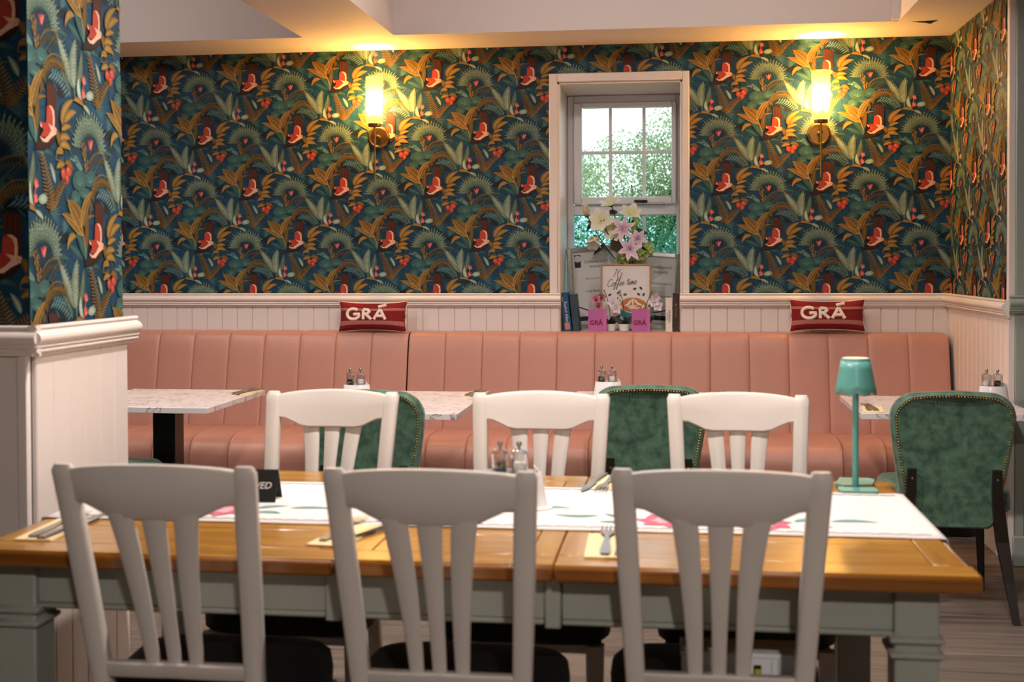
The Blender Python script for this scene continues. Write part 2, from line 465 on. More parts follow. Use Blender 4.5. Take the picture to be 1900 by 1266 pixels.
def make_motif():
    random.seed(3)
    P = Print()
    navy = hx('#0a3450'); blue = hx('#0e4a68'); ink = hx('#04161c')
    tealD = hx('#21484a'); teal = hx('#3a6664'); tealL = hx('#7ba39c')
    grnD = hx('#33493f'); grn = hx('#587060'); grnL = hx('#b3bfa8')
    gold = hx('#8a6a2c'); goldL = hx('#a9843f'); goldD = hx('#56431f')
    olive = hx('#6f5a24'); red = hx('#b13c29'); pink = hx('#efbfa8'); brown = hx('#4a2116'); brownD = hx('#2c130d')
    berry = hx('#cf5a44'); berryL = hx('#e98e74'); white = hx('#a3b8a6'); coral = hx('#d8584c')
    # blue glimmers and dark pools in the ground
    for (x, y, rx, ry) in [(690, 640, 90, 60), (930, 660, 40, 110), (840, 940, 60, 60), (330, 410, 70, 90), (1120, 120, 90, 90),
                           (1400, 850, 100, 80), (1180, 690, 80, 40), (430, 930, 80, 50), (1080, 1050, 90, 40), (60, 800, 60, 60)]:
        P.ell(x, y, rx, ry, blue, navy, rot=random.uniform(-30, 30), bump=False)
    P.up()
    for (x, y, rx, ry) in [(800, 450, 150, 60), (990, 500, 110, 80), (650, 870, 80, 60), (1000, 900, 110, 40), (250, 780, 80, 60), (1530, 760, 60, 80)]:
        P.ell(x, y, rx, ry, ink, hx('#062330'), bump=False)
    P.up()
    # thin spiky blue palms
    for (bx, by, a0, a1, r) in [(1545, 600, -70, 35, 190), (330, 700, 150, 215, 150), (640, 420, 60, 130, 90)]:
        for k in range(11):
            a = radians(a0 + (a1 - a0) * k / 10); rr = r * random.uniform(.75, 1.05)
            P.leaf((bx, by), (bx + rr * .5 * cos(a), by + rr * .5 * sin(a)), (bx + rr * cos(a), by + rr * sin(a)), 15, hx('#4c7a80'), hx('#29545c'), n=2, bump=False)
        P.up()
    # dark filler leaves
    for a in [((1290, 1140), (1200, 1010), (1130, 1035), 60), ((1290, 1140), (1250, 1040), (1180, 1000), 50), ((560, 245), (470, 150), (340, 155), 60),
              ((545, 250), (450, 190), (420, 150), 40), ((600, 1040), (720, 960), (830, 1050), 60), ((590, 1010), (650, 990), (700, 1060), 40),
              ((560, 965), (420, 870), (330, 850), 70), ((150, 940), (240, 930), (330, 960), 46)]:
        P.leaf(*a[:3], a[3], tealL if random.random() < .3 else teal, tealD, bump=False)
    P.up()
    for k in range(46):
        x = random.uniform(150, 1650); y = random.uniform(150, 1050); a = random.uniform(0, 2 * pi); r = random.uniform(60, 130)
        P.leaf((x, y), (x + r * .5 * cos(a) + 20, y + r * .5 * sin(a)), (x + r * cos(a), y + r * sin(a)), random.uniform(26, 46), hx('#2f5d66'), hx('#0d3340'), n=4, dark=hx('#082733'), bump=False)
    P.up()
    # pale two-sided leaf beside the berries
    P.leaf((870, 1250), (850, 1160), (790, 1090), 60, grnL, tealD)
    # drooping blue-green palm
    st = bez((1120, 540, 0), (1040, 400, 0), (850, 400, 0), 9)
    for i in range(1, 10):
        q = st[i]
        for dx, dy in ((-55, 70), (40, -48)):
            P.leaf((q.x, q.y), (q.x - 20, q.y + dy * .3), (q.x + dx - 20, q.y + dy * .8), 24, hx('#6d9498'), hx('#2d565d'), n=3, bump=False)
    P.up()
    P.line([(q.x, q.y) for q in st], 8, 3, hx('#86aaa8'))
    # tall banana leaves
    P.leaf((1130, 520), (1040, 420), (895, 245), 62, grn, grnD)
    P.leaf((1225, 470), (1300, 350), (1310, 150), 92, hx('#6c7f68'), hx('#3c5046'))
    P.leaf((1190, 480), (1080, 330), (895, 50), 118, hx('#93a48e'), hx('#4d6558'), n=8, dark=hx('#3d544a'))
    P.leaf((1190, 480), (1130, 250), (1215, 72), 128, hx('#8c9e88'), hx('#50695b'), n=8, dark=hx('#41594d'))
    P.line([(1185, 470), (1192, 560)], 22, 16, grn)
    for sp in ([(1180, 450), (1100, 310), (960, 110)], [(1195, 440), (1175, 280), (1212, 110)]):
        b = bez((*sp[0], 0), (*sp[1], 0), (*sp[2], 0), 12)
        for i in range(12):
            m = b[i].lerp(b[i + 1], .6)
            P.line([(b[i].x, b[i].y), (m.x, m.y)], 11, 8, grnL, bump=False)
        for i in range(2, 12):
            m = b[i]
            P.line([(m.x + 22, m.y - 8), (m.x + 30, m.y - 26)], 5, 3, grnL, bump=False)
    P.up()
    # broad fan palm
    cx, cy = 1430, 960
    for ring, (r0, r1, w, m_, e_) in enumerate([(150, 335, 30, hx('#5f7a68'), hx('#2c4742')), (130, 290, 24, hx('#6f8873'), hx('#37534a'))]):
        nb = 21
        for k in range(nb):
            a = radians(188 + (352 - 188) * (k + ring * .5) / (nb - 1)); rr = r1 * random.uniform(.93, 1.05) * (1 if .15 < k / nb < .85 else .93)
            p0 = (cx + r0 * cos(a), cy + r0 * sin(a) * .95); p2 = (cx + rr * cos(a), cy + rr * sin(a) * 1.05)
            P.leaf(p0, ((p0[0] + p2[0]) / 2, (p0[1] + p2[1]) / 2), p2, w, m_, e_, n=4, p=1.2, bump=False)
            for q in range(3):
                t = .40 + .17 * q + random.uniform(0, .06)
                x0 = p0[0] + (p2[0] - p0[0]) * t; y0 = p0[1] + (p2[1] - p0[1]) * t
                x1 = p0[0] + (p2[0] - p0[0]) * (t + .11); y1 = p0[1] + (p2[1] - p0[1]) * (t + .11)
                P.line([(x0, y0), (x1, y1)], random.uniform(5, 10), random.uniform(3, 7), hx('#9fb09a') if ring else hx('#aab69c'), bump=False)
        P.up()
    P.leaf((1440, 655), (1380, 600), (1310, 590), 48, grnL, grn)
    P.ell(1410, 930, 110, 90, hx('#0b3d5a'), hx('#082a38'))
    for k in range(9):
        a = radians(200 + 17 * k)
        P.line([(1410 + 40 * cos(a), 950 + 40 * sin(a)), (1420 + 150 * cos(a), 950 + 135 * sin(a))], 8, 5, hx('#13252e'), bump=False)
    P.up()
    # ochre brush and frond beneath the fan
    for k in range(34):
        t = random.random(); x = 1320 + 60 * t + random.uniform(-38, 38); y = 905 + 220 * t
        P.leaf((x, y + 14), (x - 8, y), (x - random.uniform(-26, 26), y - 34), 15, goldL if k % 2 else gold, olive, n=2, bump=False)
    P.up()
    st = bez((1400, 1090, 0), (1470, 950, 0), (1660, 985, 0), 12)
    for i in range(1, 13):
        q = st[i]
        P.leaf((q.x, q.y), (q.x + 4, q.y - 20), (q.x + 26, q.y - 44), 13, gold, olive, n=2, bump=False)
        P.leaf((q.x, q.y), (q.x + 4, q.y + 34), (q.x + 14, q.y + 76), 13, goldD, olive, n=2, bump=False)
    P.up()
    st = bez((1480, 1150, 0), (1560, 1040, 0), (1690, 960, 0), 10)
    P.line([(q.x, q.y) for q in st], 7, 3, hx('#5d7267'))
    for i in range(2, 11):
        q = st[i]
        P.leaf((q.x, q.y), (q.x + 30, q.y + 12), (q.x + 62, q.y + 34), 12, olive, tealD, n=2, bump=False)
    P.up()
    P.leaf((1440, 945), (1415, 890), (1398, 862), 22, coral, red); P.leaf((1440, 945), (1455, 890), (1478, 855), 24, hx('#e88074'), coral)
    P.leaf((1440, 945), (1440, 900), (1440, 850), 24, coral, hx('#e88074'))
    # cabbage leaves
    for (x, y, rx, ry, r) in [(430, 465, 72, 56, 10), (670, 300, 95, 62, -15), (500, 325, 118, 78, -8), (580, 425, 100, 44, 4)]:
        P.ell(x, y, rx * 1.05, ry * 1.08, hx('#77a29b'), hx('#2c5250'), rot=r, n=14)
        P.ell(x, y + 4, rx * .93, ry * .93, teal, hx('#315957'), rot=r, n=14)
        for k in range(5):
            a = radians(200 + 35 * k)
            P.line([(x, y + ry * .5), (x + rx * .8 * cos(a), y + ry * .25 + ry * .8 * sin(a))], 5, 2, hx('#5f8d87'), bump=False)
        P.up()
    # arching ochre palm
    st = bez((680, 410, 0), (780, 190, 0), (1010, 300, 0), 14)
    for i in range(1, 15):
        q = st[i]
        for s_ in (0, 1):
            P.leaf((q.x, q.y), (q.x + 4 + 8 * s_, q.y + 60), (q.x - 25 + 55 * s_, q.y + 120 - 3 * i), 17, gold if s_ else olive, goldD, n=3, bump=False)
        P.leaf((q.x, q.y), (q.x + 10, q.y - 14), (q.x + 28, q.y - 20), 13, goldL, olive, n=2, bump=False)
    P.up()
    for k in range(6):
        P.leaf((650, 430), (690, 480 + 8 * k), (700 - 12 * k, 560 + 8 * k), 20, olive, goldD, n=3, bump=False)
    P.up()
    # golden ferns
    for (b0, b1, b2, w, n) in [((1545, 600), (1520, 400), (1430, 185), 92, 15), ((1545, 600), (1610, 440), (1800, 325), 74, 14)]:
        st = bez((*b0, 0), (*b1, 0), (*b2, 0), n)
        for i in range(1, n + 1):
            q = st[i]; d = (st[i] - st[i - 1]).normalized(); nx, ny = -d.y, d.x
            ww = w * (1.15 - .75 * i / n) * (0.5 + .5 * min(1, i / 4))
            for s_ in (-1, 1):
                e = (q.x + s_ * nx * ww + d.x * 30, q.y + s_ * ny * ww + d.y * 30)
                P.leaf((q.x, q.y), ((q.x + e[0]) / 2 + d.x * 6, (q.y + e[1]) / 2 + d.y * 6), e, 17, goldL if s_ > 0 else gold, goldD, n=3, bump=False)
        P.up()
        P.line([(q.x, q.y) for q in st], 8, 3, hx('#7a5a20'))
    # white-leaved coral flower
    P.leaf((1290, 570), (1215, 470), (1252, 375), 62, hx('#c2cfbd'), hx('#73907f'))
    P.ell(1430, 500, 66, 40, hx('#b9c8b6'), hx('#7f9a88'), rot=-10)
    for (x, y) in [(1330, 395), (1322, 505)]:
        for a in (-120, -90, -55, -20):
            P.leaf((x, y + 30), (x + 18 * cos(radians(a)), y + 5), (x + 48 * cos(radians(a)), y + 30 + 85 * sin(radians(a))), 24, coral, hx('#e9897b'), n=3, bump=False)
    P.up()
    P.line([(1325, 420), (1300, 560)], 9, 9, coral)
    # golden plant
    P.leaf((545, 700), (600, 590), (745, 600), 46, gold, goldD)
    P.leaf((590, 900), (600, 720), (620, 560), 74, olive, goldD)
    P.leaf((590, 965), (520, 790), (420, 745), 96, teal, tealD); P.leaf((575, 970), (590, 880), (560, 800), 60, hx('#4e7d78'), tealD)
    P.leaf((430, 780), (320, 740), (280, 890), 62, goldL, gold)
    for a in [((540, 770), (400, 640), (205, 602), 98), ((515, 700), (470, 600), (285, 485), 168), ((520, 700), (560, 520), (690, 395), 104)]:
        sp = P.leaf(*a, goldD, goldL, n=8, dark=gold)
        for i in range(2, 8):
            q = sp[i]; d = (sp[i] - sp[i - 1]).normalized()
            for s_ in (-1, 1):
                P.line([(q.x, q.y), (q.x + d.x * 20 - s_ * d.y * a[3] * .3, q.y + d.y * 20 + s_ * d.x * a[3] * .3)], 6, 3, hx('#7e5a20'), bump=False)
        P.up()
        P.line([(q.x, q.y) for q in sp], 8, 4, hx('#d2a555'))
    P.line([(515, 690), (550, 780), (590, 890)], 20, 14, goldL)
    # bird
    P.poly([(745, 500), (790, 488), (880, 512), (892, 600), (880, 830), (830, 850), (748, 700)], brown)
    for k in range(6):
        P.line([(755 + 22 * k, 510), (770 + 16 * k, 690)], 6, 3, brownD if k % 2 else hx('#63301f'), bump=False)
    P.up()
    P.poly([(885, 860), (850, 940), (720, 1003), (555, 1012), (600, 950), (660, 905), (800, 880)], brownD)
    for k in range(5):
        P.line([(850 - 50 * k, 900 + 10 * k), (780 - 52 * k, 960 + 10 * k)], 8, 3, brown, bump=False)
    P.up()
    P.poly([(742, 668), (800, 660), (822, 720), (838, 812), (730, 812)], red)
    P.poly([(636, 795), (690, 800), (735, 795), (800, 798), (868, 830), (800, 862), (720, 905), (640, 912), (690, 860)], red)
    for k in range(4):
        P.line([(752 + 14 * k, 690), (750 + 18 * k, 800)], 6, 3, hx('#c95640'), bump=False)
    P.up()
    P.poly([(770, 658), (815, 660), (850, 690), (858, 760), (852, 820), (830, 815), (832, 740), (815, 690)], pink)
    P.poly([(632, 908), (700, 925), (760, 890), (806, 848), (760, 798), (812, 812), (870, 820), (888, 862), (850, 880), (800, 905), (745, 945), (680, 945)], pink)
    P.poly([(640, 800), (668, 830), (660, 842), (645, 825)], hx('#f3d9c8'))
    P.ell(858, 845, 34, 30, hx('#e7a587'), pink)
    # golden sprig beside the bird
    P.leaf((880, 845), (935, 880), (915, 955), 72, gold, goldD)
    for a in [((975, 800), (945, 640), (1160, 565), 84), ((1155, 568), (1230, 530), (1335, 606), 50), ((1000, 770), (1080, 660), (1200, 662), 76),
              ((955, 830), (1020, 780), (1115, 785), 58), ((925, 905), (1000, 850), (1095, 885), 70), ((930, 955), (1010, 900), (1105, 975), 74)]:
        P.leaf(*a, goldL, goldD, dark=gold)
    P.line([(920, 950), (960, 830), (985, 760), (1010, 720)], 8, 5, goldD)
    P.leaf((985, 1010), (920, 960), (875, 1030), 54, gold, goldL)
    P.line([(880, 1010), (872, 1065), (930, 1068), (975, 1040), (1005, 1105)], 9, 7, gold)
    P.leaf((1000, 1100), (930, 1080), (875, 1135), 62, goldL, olive); P.leaf((1005, 1085), (1080, 1050), (1138, 1130), 64, gold, goldD)
    for (x, y, rx, ry) in [(1042, 1205, 30, 40), (985, 1165, 40, 46), (1066, 1142, 46, 44)]:
        P.ell(x, y, rx, ry, berry, hx('#a43a2c')); P.ell(x - rx * .25, y - ry * .3, rx * .35, ry * .3, berryL, berry, n=8)
    return P
MOTIF = make_motif()
REP_U, REP_V = 0.5566, 0.626
SU, SV = REP_U / 1510, REP_V / 1760
def wall_print(parent, origin, U, N, u0, u1, z0, z1, anchor, hole=None):
    """print the repeat over a wall rectangle; u runs along U from origin, z is world height"""
    import bmesh
    mv = np.array(MOTIF.v, float)
    lu = (mv[:, 0] - 800) * SU; lz = -(mv[:, 1] - 830) * SV; ll = mv[:, 2]
    nmot = len(mv); V = []; F = []; C = []
    mc = np.array(MOTIF.c, np.float32) * .84
    j0 = int((z0 - anchor[1]) / (REP_V / 2)) - 3; j1 = int((z1 - anchor[1]) / (REP_V / 2)) + 3
    cnt = 0
    for j in range(j0, j1 + 1):
        off = (REP_U / 2) if j % 2 else 0
        i0 = int((u0 - anchor[0]) / REP_U) - 3; i1 = int((u1 - anchor[0]) / REP_U) + 3
        for i in range(i0, i1 + 1):
            cu = anchor[0] + i * REP_U + off; cz = anchor[1] + j * REP_V / 2
            if cu + lu.max() < u0 or cu + lu.min() > u1 or cz + lz.max() < z0 or cz + lz.min() > z1: continue
            uu = cu + lu; zz = cz + lz
            V.append(np.stack([uu, zz, ll], 1)); C.append(mc)
            for q in MOTIF.f:
                a = uu[q[0]]; b = zz[q[0]]
                if a < u0 - .06 or a > u1 + .06 or b < z0 - .06 or b > z1 + .06: continue
                F.append(tuple(k + cnt * nmot for k in q))
            cnt += 1
    V = np.concatenate(V); C = np.concatenate(C)
    used = np.zeros(len(V), bool)
    flat = np.fromiter((k for q in F for k in q), int)
    used[flat] = True
    remap = np.cumsum(used) - 1
    V = V[used]; C = C[used]; F = [tuple(int(remap[k]) for k in q) for q in F]
    o = Vector(origin); U = Vector(U); N = Vector(N)
    # rows of the half drop overlap: later rows sit a hair lower so the order stays the same everywhere
    W = np.zeros((len(V), 3))
    for a in range(3):
        W[:, a] = o[a] + U[a] * V[:, 0] + (V[:, 1] if a == 2 else 0) + N[a] * (0.0004 + V[:, 2] * 4e-6)
    me = bpy.data.meshes.new('wallpaper_print'); me.from_pydata([tuple(p) for p in W], [], F)
    at = me.color_attributes.new('Col', 'FLOAT_COLOR', 'POINT')
    arr = np.ones((len(V), 4), np.float32); arr[:, :3] = C; at.data.foreach_set('color', arr.ravel())
    bm = bmesh.new(); bm.from_mesh(me)
    def cut(co, no, clear):
        bmesh.ops.bisect_plane(bm, geom=bm.verts[:] + bm.edges[:] + bm.faces[:], plane_co=co, plane_no=no, clear_outer=clear)
    cut(o + U * u0, -U, True); cut(o + U * u1, U, True)
    cut(Vector((0, 0, z0)), Vector((0, 0, -1)), True); cut(Vector((0, 0, z1)), Vector((0, 0, 1)), True)
    if hole:
        hu0, hu1, hz0, hz1 = hole
        cut(o + U * hu0, U, False); cut(o + U * hu1, U, False); cut(Vector((0, 0, hz1)), Vector((0, 0, 1)), False)
        kill = []
        for fc in bm.faces:
            c = fc.calc_center_median(); u = (c - o).dot(U)
            if hu0 < u < hu1 and hz0 < c.z < hz1: kill.append(fc)
        bmesh.ops.delete(bm, geom=kill, context='FACES')
    for fc in bm.faces:
        if fc.normal.dot(N) < 0: fc.normal_flip()
    bm.to_mesh(me); bm.free()
    me.materials.append(MATS['paper_print'])
    ob = link('wallpaper_print', me, parent)
    return ob

# ------------------------------------------------------------------ the room
WY = 7.2            # face of the back wall
WX = 1.518          # face of the right wall
ZS = 2.637          # underside of the beams
ZC = 2.95           # ceiling
OX0, OX1, OZ0, OZ1 = -0.670, 0.043, 0.975, 2.426   # window opening
JY = 5.925          # end of the right wall
PX, PY0, PY1 = -1.692, 3.112, 3.67                 # partition wall

floor = struct(G().box((-5.2, -3.2, -0.12), (2.9, WY + .1, -0.012)).build('floor', 'floor_oak'))
pw = 0.19; row = 0
yy = 1.9
plank_mesh = G().box((0, 0, -0.012), (1.216, pw - 0.002, 0), 0.0012).mesh('plank', 'floor_oak')
while yy < 6.9:
    xx = -4.0 - random.uniform(0, 1.2)
    while xx < 2.6:
        if xx + 1.2 > -3.6:
            link('plank', plank_mesh, floor, (xx, yy, 0))
        xx += 1.218
    yy += pw; row += 1

g = G()
g.box((-5.0, WY, 0), (OX0, WY + .6, ZC)); g.box((OX1, WY, 0), (WX + .4, WY + .6, ZC))
g.box((OX0, WY, OZ1), (OX1, WY + .6, ZC)); g.box((OX0, WY, 0), (OX1, WY + .6, OZ0))
wall_back = struct(g.build('wall_back', 'paper_ground', smooth=False, fix=False))
wall_print(wall_back, (0, WY, 0), (1, 0, 0), (0, -1, 0), -5.0, WX, 1.2, ZS + .02, (-2.493, 1.830), hole=(-0.70, 0.07, 0.9, 2.46))
wall_right = struct(G().box((WX, JY, 0), (WX + .4, WY, ZC)).build('wall_right', 'paper_ground', smooth=False))
wall_print(wall_right, (WX, 0, 0), (0, -1, 0), (-1, 0, 0), -WY, -JY, 1.2, ZS + .02, (-6.62, 1.830))
wall_part = struct(G().box((-4.6, PY0, 0), (PX, PY1, ZC)).build('wall_partition', 'paper_ground', smooth=False))
wall_print(wall_part, (PX, 0, 0), (0, 1, 0), (1, 0, 0), PY0, PY1, 1.2, 2.55, (3.508, 1.448))
wall_print(wall_part, (0, PY0, 0), (1, 0, 0), (0, -1, 0), -3.2, PX, 1.2, 2.6, (-2.02, 1.72))
wall_jamb = struct(G().box((WX + .012, JY - .004, 0), (2.7, JY + .14, ZC)).build('wall_jamb', 'sage_paint', smooth=False))
struct(G().box((-5.2, -3.2, 0), (-5.0, WY + .6, ZC)).build('wall_left', 'wall_plaster', smooth=False))
struct(G().box((2.7, -3.2, 0), (2.9, JY + .14, ZC)).build('wall_side', 'wall_plaster', smooth=False))
struct(G().box((-5, -3.2, 0), (2.7, -3.0, ZC)).build('wall_front', 'wall_plaster', smooth=False))

# ceiling with dropped beams
ceil = struct(G().box((-5.2, -3.2, ZC), (2.9, WY + .6, ZC + .1)).build('ceiling', 'ceiling_white', smooth=False))
G().box((-5.0, 6.73, ZS), (2.7, WY, ZC)).build('beam', 'ceiling_white', ceil, smooth=False)
G().box((-2.04, -3.0, ZS), (-1.528, 6.73, ZC)).build('beam', 'ceiling_white', ceil, smooth=False)
G().box((1.155, -3.0, ZS), (2.7, 6.73, ZC)).build('beam', 'ceiling_white', ceil, smooth=False)
G().box((-5.0, -3.0, ZS), (-4.4, 6.73, ZC)).build('beam', 'ceiling_white', ceil, smooth=False)
G().box((1.118, 6.70, ZS + .004), (1.155, 6.73, ZC)).build('corner_strip', 'ceiling_white', ceil, smooth=False)
G().prism([(1.225, 6.752), (1.352, 6.730), (1.332, 6.826), (1.30, 6.79)], ZS - .0015, ZS, axis='z').build('dark_sliver', 'black_metal', ceil, smooth=False)  # thin black sliver lying on the underside of the beam

# panelling: separate boards, and the moulded rail above them
BW = 0.0940
board_mesh = G().box((0.0006, 0, 0), (BW - 0.0006, 0.016, 1.16), 0.0035).mesh('board', 'trim_white', smooth=False)
def boards(parent, start, n, fx):
    """fx(u) -> (location, rotation z) for a board starting at distance u"""
    for i in range(n):
        loc, rz = fx(start + i * BW)
        link('board', board_mesh, parent, loc, (0, 0, rz))
x = -1.4628
n_left = int((x + 4.98) / BW)
boards(wall_back, x - n_left * BW, n_left + 8, lambda u: ((u, WY - .016, 0), 0))
lastx = x + 8 * BW
link('board', G().box((lastx + .0006, WY - .016, 0), (-0.664, WY, 1.16), .0035).mesh('board', 'trim_white', smooth=False), wall_back)
k = int((WX - 0.04) / BW)
boards(wall_back, WX - k * BW, k, lambda u: ((u, WY - .016, 0), 0))
link('board', G().box((0.040, WY - .016, 0), (WX - k * BW - .0006, WY, 1.16), .0035).mesh('board', 'trim_white', smooth=False), wall_back)
boards(wall_right, 0, 13, lambda u: ((WX - .016, WY - .016 - u, 0), -pi / 2))
nb = 6; bwp = (PY1 - PY0) / nb
pb = G().box((0.0006, 0, 0), (bwp - .0006, .016, 1.17), .0035).mesh('board', 'trim_white', smooth=False)
for i in range(nb): link('board', pb, wall_part, (PX + .016, PY0 + .002 + i * bwp, 0), (0, 0, pi / 2))
G().box((-3.2, PY0 - .012, 0), (PX - .03, PY0, 1.17), .002).build('flat_panel', 'trim_white', wall_part)
G().box((PX - .03, PY0 - .02, 0), (PX + .004, PY0, 1.17), .006).build('corner_bead', 'trim_white', wall_part)

RAIL = [(0, 0), (.020, 0), (.023, -.003), (.023, -.007), (.017, -.010), (.020, -.014), (.029, -.019), (.035, -.026), (.037, -.034), (.034, -.042),
        (.027, -.048), (.022, -.050), (.026, -.053), (.027, -.056), (.024, -.060), (.020, -.061), (.023, -.064), (.023, -.068), (.018, -.071), (.010, -.074), (.010, -.080), (0, -.080)]
def rail(parent, a, b, ztop, out, m):
    """moulded rail from a to b (xy); out = unit xy vector into the room"""
    v = []; n = len(RAIL)
    for (px, py) in (a, b):
        for p, z in RAIL: v.append((px + out[0] * (p + .016), py + out[1] * (p + .016), ztop + z))
    f = [(i, (i + 1) % n, n + (i + 1) % n, n + i) for i in range(n)] + [tuple(range(n)), tuple(range(n, 2 * n))[::-1]]
    return G().add(v, f).build('dado_rail', m, parent, angle=50)
rail(wall_back, (-4.9, WY), (-0.652, WY), 1.211, (0, -1), 'trim_white')
rail(wall_back, (0.028, WY), (WX, WY), 1.211, (0, -1), 'trim_white')
rail(wall_right, (WX, WY), (WX, JY - .03), 1.211, (-1, 0), 'trim_white')
rail(wall_part, (PX, PY0 - .04), (PX, PY1 + .03), 1.228, (1, 0), 'trim_white')
rail(wall_part, (-4.6, PY0), (PX + .04, PY0), 1.228, (0, -1), 'trim_white')
rail(wall_jamb, (WX - .02, JY - .01), (2.7, JY - .01), 1.232, (0, -1), 'sage_paint')
G().box((WX - .018, JY - .012, 0), (WX + .0125, JY + .02, ZC), .003).build('corner_bead', 'trim_white', wall_right)
G().box((WX + .012, JY - .018, 0), (WX + .055, JY, ZC), .004).build('pilaster_strip', 'sage_paint', wall_jamb)
G().box((WX + .06, JY - .014, 0), (WX + .2, JY, ZC), .004).build('pilaster_panel', 'sage_paint', wall_jamb)
struct(G().box((WX + .0, JY - .034, 0), (2.7, JY - .02, .14), .006).build('baseboard_right', 'sage_paint'))

# ------------------------------------------------------------------ window
win = struct(thing('window_1', None, None, (0, 0, 0)))
for a, b in [((OX0 - .047, WY - .022, 1.211), (OX0, WY + .004, OZ1 + .048)), ((OX1, WY - .022, 1.211), (OX1 + .040, WY + .004, OZ1 + .048)), ((OX0, WY - .022, OZ1), (OX1, WY + .004, OZ1 + .048))]:
    G().box(a, b, .004).build('architrave', 'trim_white', win)
G().box((OX0 - .001, WY + .001, OZ0), (OX0 + .012, 7.80, OZ1), .001).build('reveal', 'trim_white', win)
G().box((OX1 - .012, WY + .001, OZ0), (OX1 + .001, 7.80, OZ1), .001).build('reveal', 'trim_white', win)
G().box((OX0, WY + .001, OZ1 - .012), (OX1, 7.80, OZ1 + .001), .001).build('reveal', 'trim_white', win)
G().box((OX0, WY - .012, OZ0 - .02), (OX1, 7.80, OZ0 + .010), .004).build('sill', 'trim_white', win)
FY0, FY1 = 7.70, 7.78
def bar(x0, x1, z0, z1, name='frame_bar', y0=FY0, y1=FY1, b=.006, m='upvc', par=None):
    return G().box((x0, y0, z0), (x1, y1, z1), b).build(name, m, par or win)
xa, xb = OX0 + .008, OX1 - .002
bar(xa + .0045, xa + .045, OZ0 + .0105, OZ1 - .0125, 'frame_stile'); bar(xb - .03, xb - .0105, OZ0 + .0105, OZ1 - .0125, 'frame_stile')
bar(xa + .045, xb - .03, 2.3665, OZ1 - .0125, 'frame_head'); bar(xa + .045, xb - .03, 1.676, 1.7415, 'transom'); bar(xa + .045, xb - .03, OZ0 + .0105, OZ0 + .06, 'frame_foot')
# opening sash
sash = G()
sx0, sx1, sz0, sz1 = -0.617, 0.011, 1.742, 2.366
sash.box((sx0, FY0 - .03, sz0), (sx0 + .052, FY0 + .03, sz1), .008); sash.box((sx1 - .03, FY0 - .03, sz0), (sx1, FY0 + .03, sz1), .008)
sash.box((sx0 + .052, FY0 - .0295, sz1 - .032), (sx1 - .03, FY0 + .03, sz1), .006); sash.box((sx0 + .052, FY0 - .0295, sz0), (sx1 - .03, FY0 + .03, sz0 + .046), .006)
so = sash.build('sash', 'upvc', win)
gx0, gx1, gz0, gz1 = sx0 + .052, sx1 - .03, sz0 + .046, sz1 - .032
for x in (-0.391, -0.186): G().box((x - .010, FY0 + .004, gz0), (x + .010, FY0 + .022, gz1), .004).build('glazing_bar', 'upvc', so)
G().box((gx0, FY0 + .0048, 2.052), (gx1, FY0 + .0212, 2.072), .004).build('glazing_bar', 'upvc', so)
for x0, x1 in ((gx0, -.401), (-.381, -.196), (-.176, gx1)):
    for z0, z1 in ((gz0, 2.052), (2.072, gz1)):
        G().box((x0, FY0 + .010, z0), (x1, FY0 + .016, z1)).build('pane', 'window_glass', so, smooth=False)
h = G().box((-.245, FY0 - .052, 1.752), (-.165, FY0 - .030, 1.768), .004).box((-.225, FY0 - .062, 1.753), (-.195, FY0 - .05, 1.767), .003)
h.build('handle', 'black_metal', so); G().box((-.195, FY0 - .046, 1.741), (-.06, FY0 - .03, 1.750), .002).build('stay', 'steel', so)
lx0, lx1, lz0, lz1 = xa + .045, xb - .03, OZ0 + .06, 1.676
G().box((-.198, FY0 + .02, lz0), (-.176, FY0 + .04, lz1), .004).build('glazing_bar', 'upvc', win)
G().box((lx0, FY0 + .026, lz0), (-.198, FY0 + .034, lz1)).build('pane', 'window_glass_tinted', win, smooth=False)
G().box((-.176, FY0 + .026, lz0), (lx1, FY0 + .034, lz1)).build('pane', 'window_glass_tinted', win, smooth=False)

# ------------------------------------------------------------------ outside
struct(G().box((-14, 7.9, -.3), (14, 40, -.2)).build('ground_outside', 'grass', smooth=False))
def leaf_cloud(centres, n, size, cols, seed):
    """a crown of small separate leaves around branch ends"""
    rnd = random.Random(seed); g = G()
    V = []; F = []; C = []
    for i in range(n):
        c, r = rnd.choice(centres)
        while True:
            p = Vector((rnd.uniform(-1, 1), rnd.uniform(-1, 1), rnd.uniform(-1, 1)))
            if p.length < 1: break
        p = Vector(c) + p * r
        a = Vector((rnd.uniform(-1, 1), rnd.uniform(-1, 1), rnd.uniform(-1, 1))).normalized()
        b = a.cross(Vector((rnd.uniform(-1, 1), rnd.uniform(-1, 1), 1))).normalized(); s = size * rnd.uniform(.6, 1.3)
        k = len(V); V += [p - a * s, p + b * s * .45, p + a * s, p - b * s * .45]; F.append((k, k + 1, k + 2, k + 3))
        cc = rnd.choice(cols); C += [cc] * 4
    g.add(V, F, C)
    return g
def tree(name, label, loc, trunk_h, crowns, n, size, cols, seed, cat='tree'):
    t = thing(name, label, cat, loc)
    g = G().tube([(0, 0, -.25), (.03, 0, trunk_h * .5), (0, .02, trunk_h)], [.09, .07, .05], 8)
    for c, r in crowns: g.tube([(0, 0, trunk_h * .7), tuple(Vector(c) * .6 + Vector((0, 0, trunk_h * .3))), c], [.035, .022, .010], 5)
    g.build('trunk', 'hedge_bark', t)
    tag(leaf_cloud(crowns, n, size, cols, seed).build('foliage', 'leaf_outdoor', t, smooth=False, fix=False), kind='stuff')
    return t
LG = [hx(c) for c in ('#a3bb8c', '#8cab7c', '#b7c9a0', '#7c9c74', '#b0c48a')]
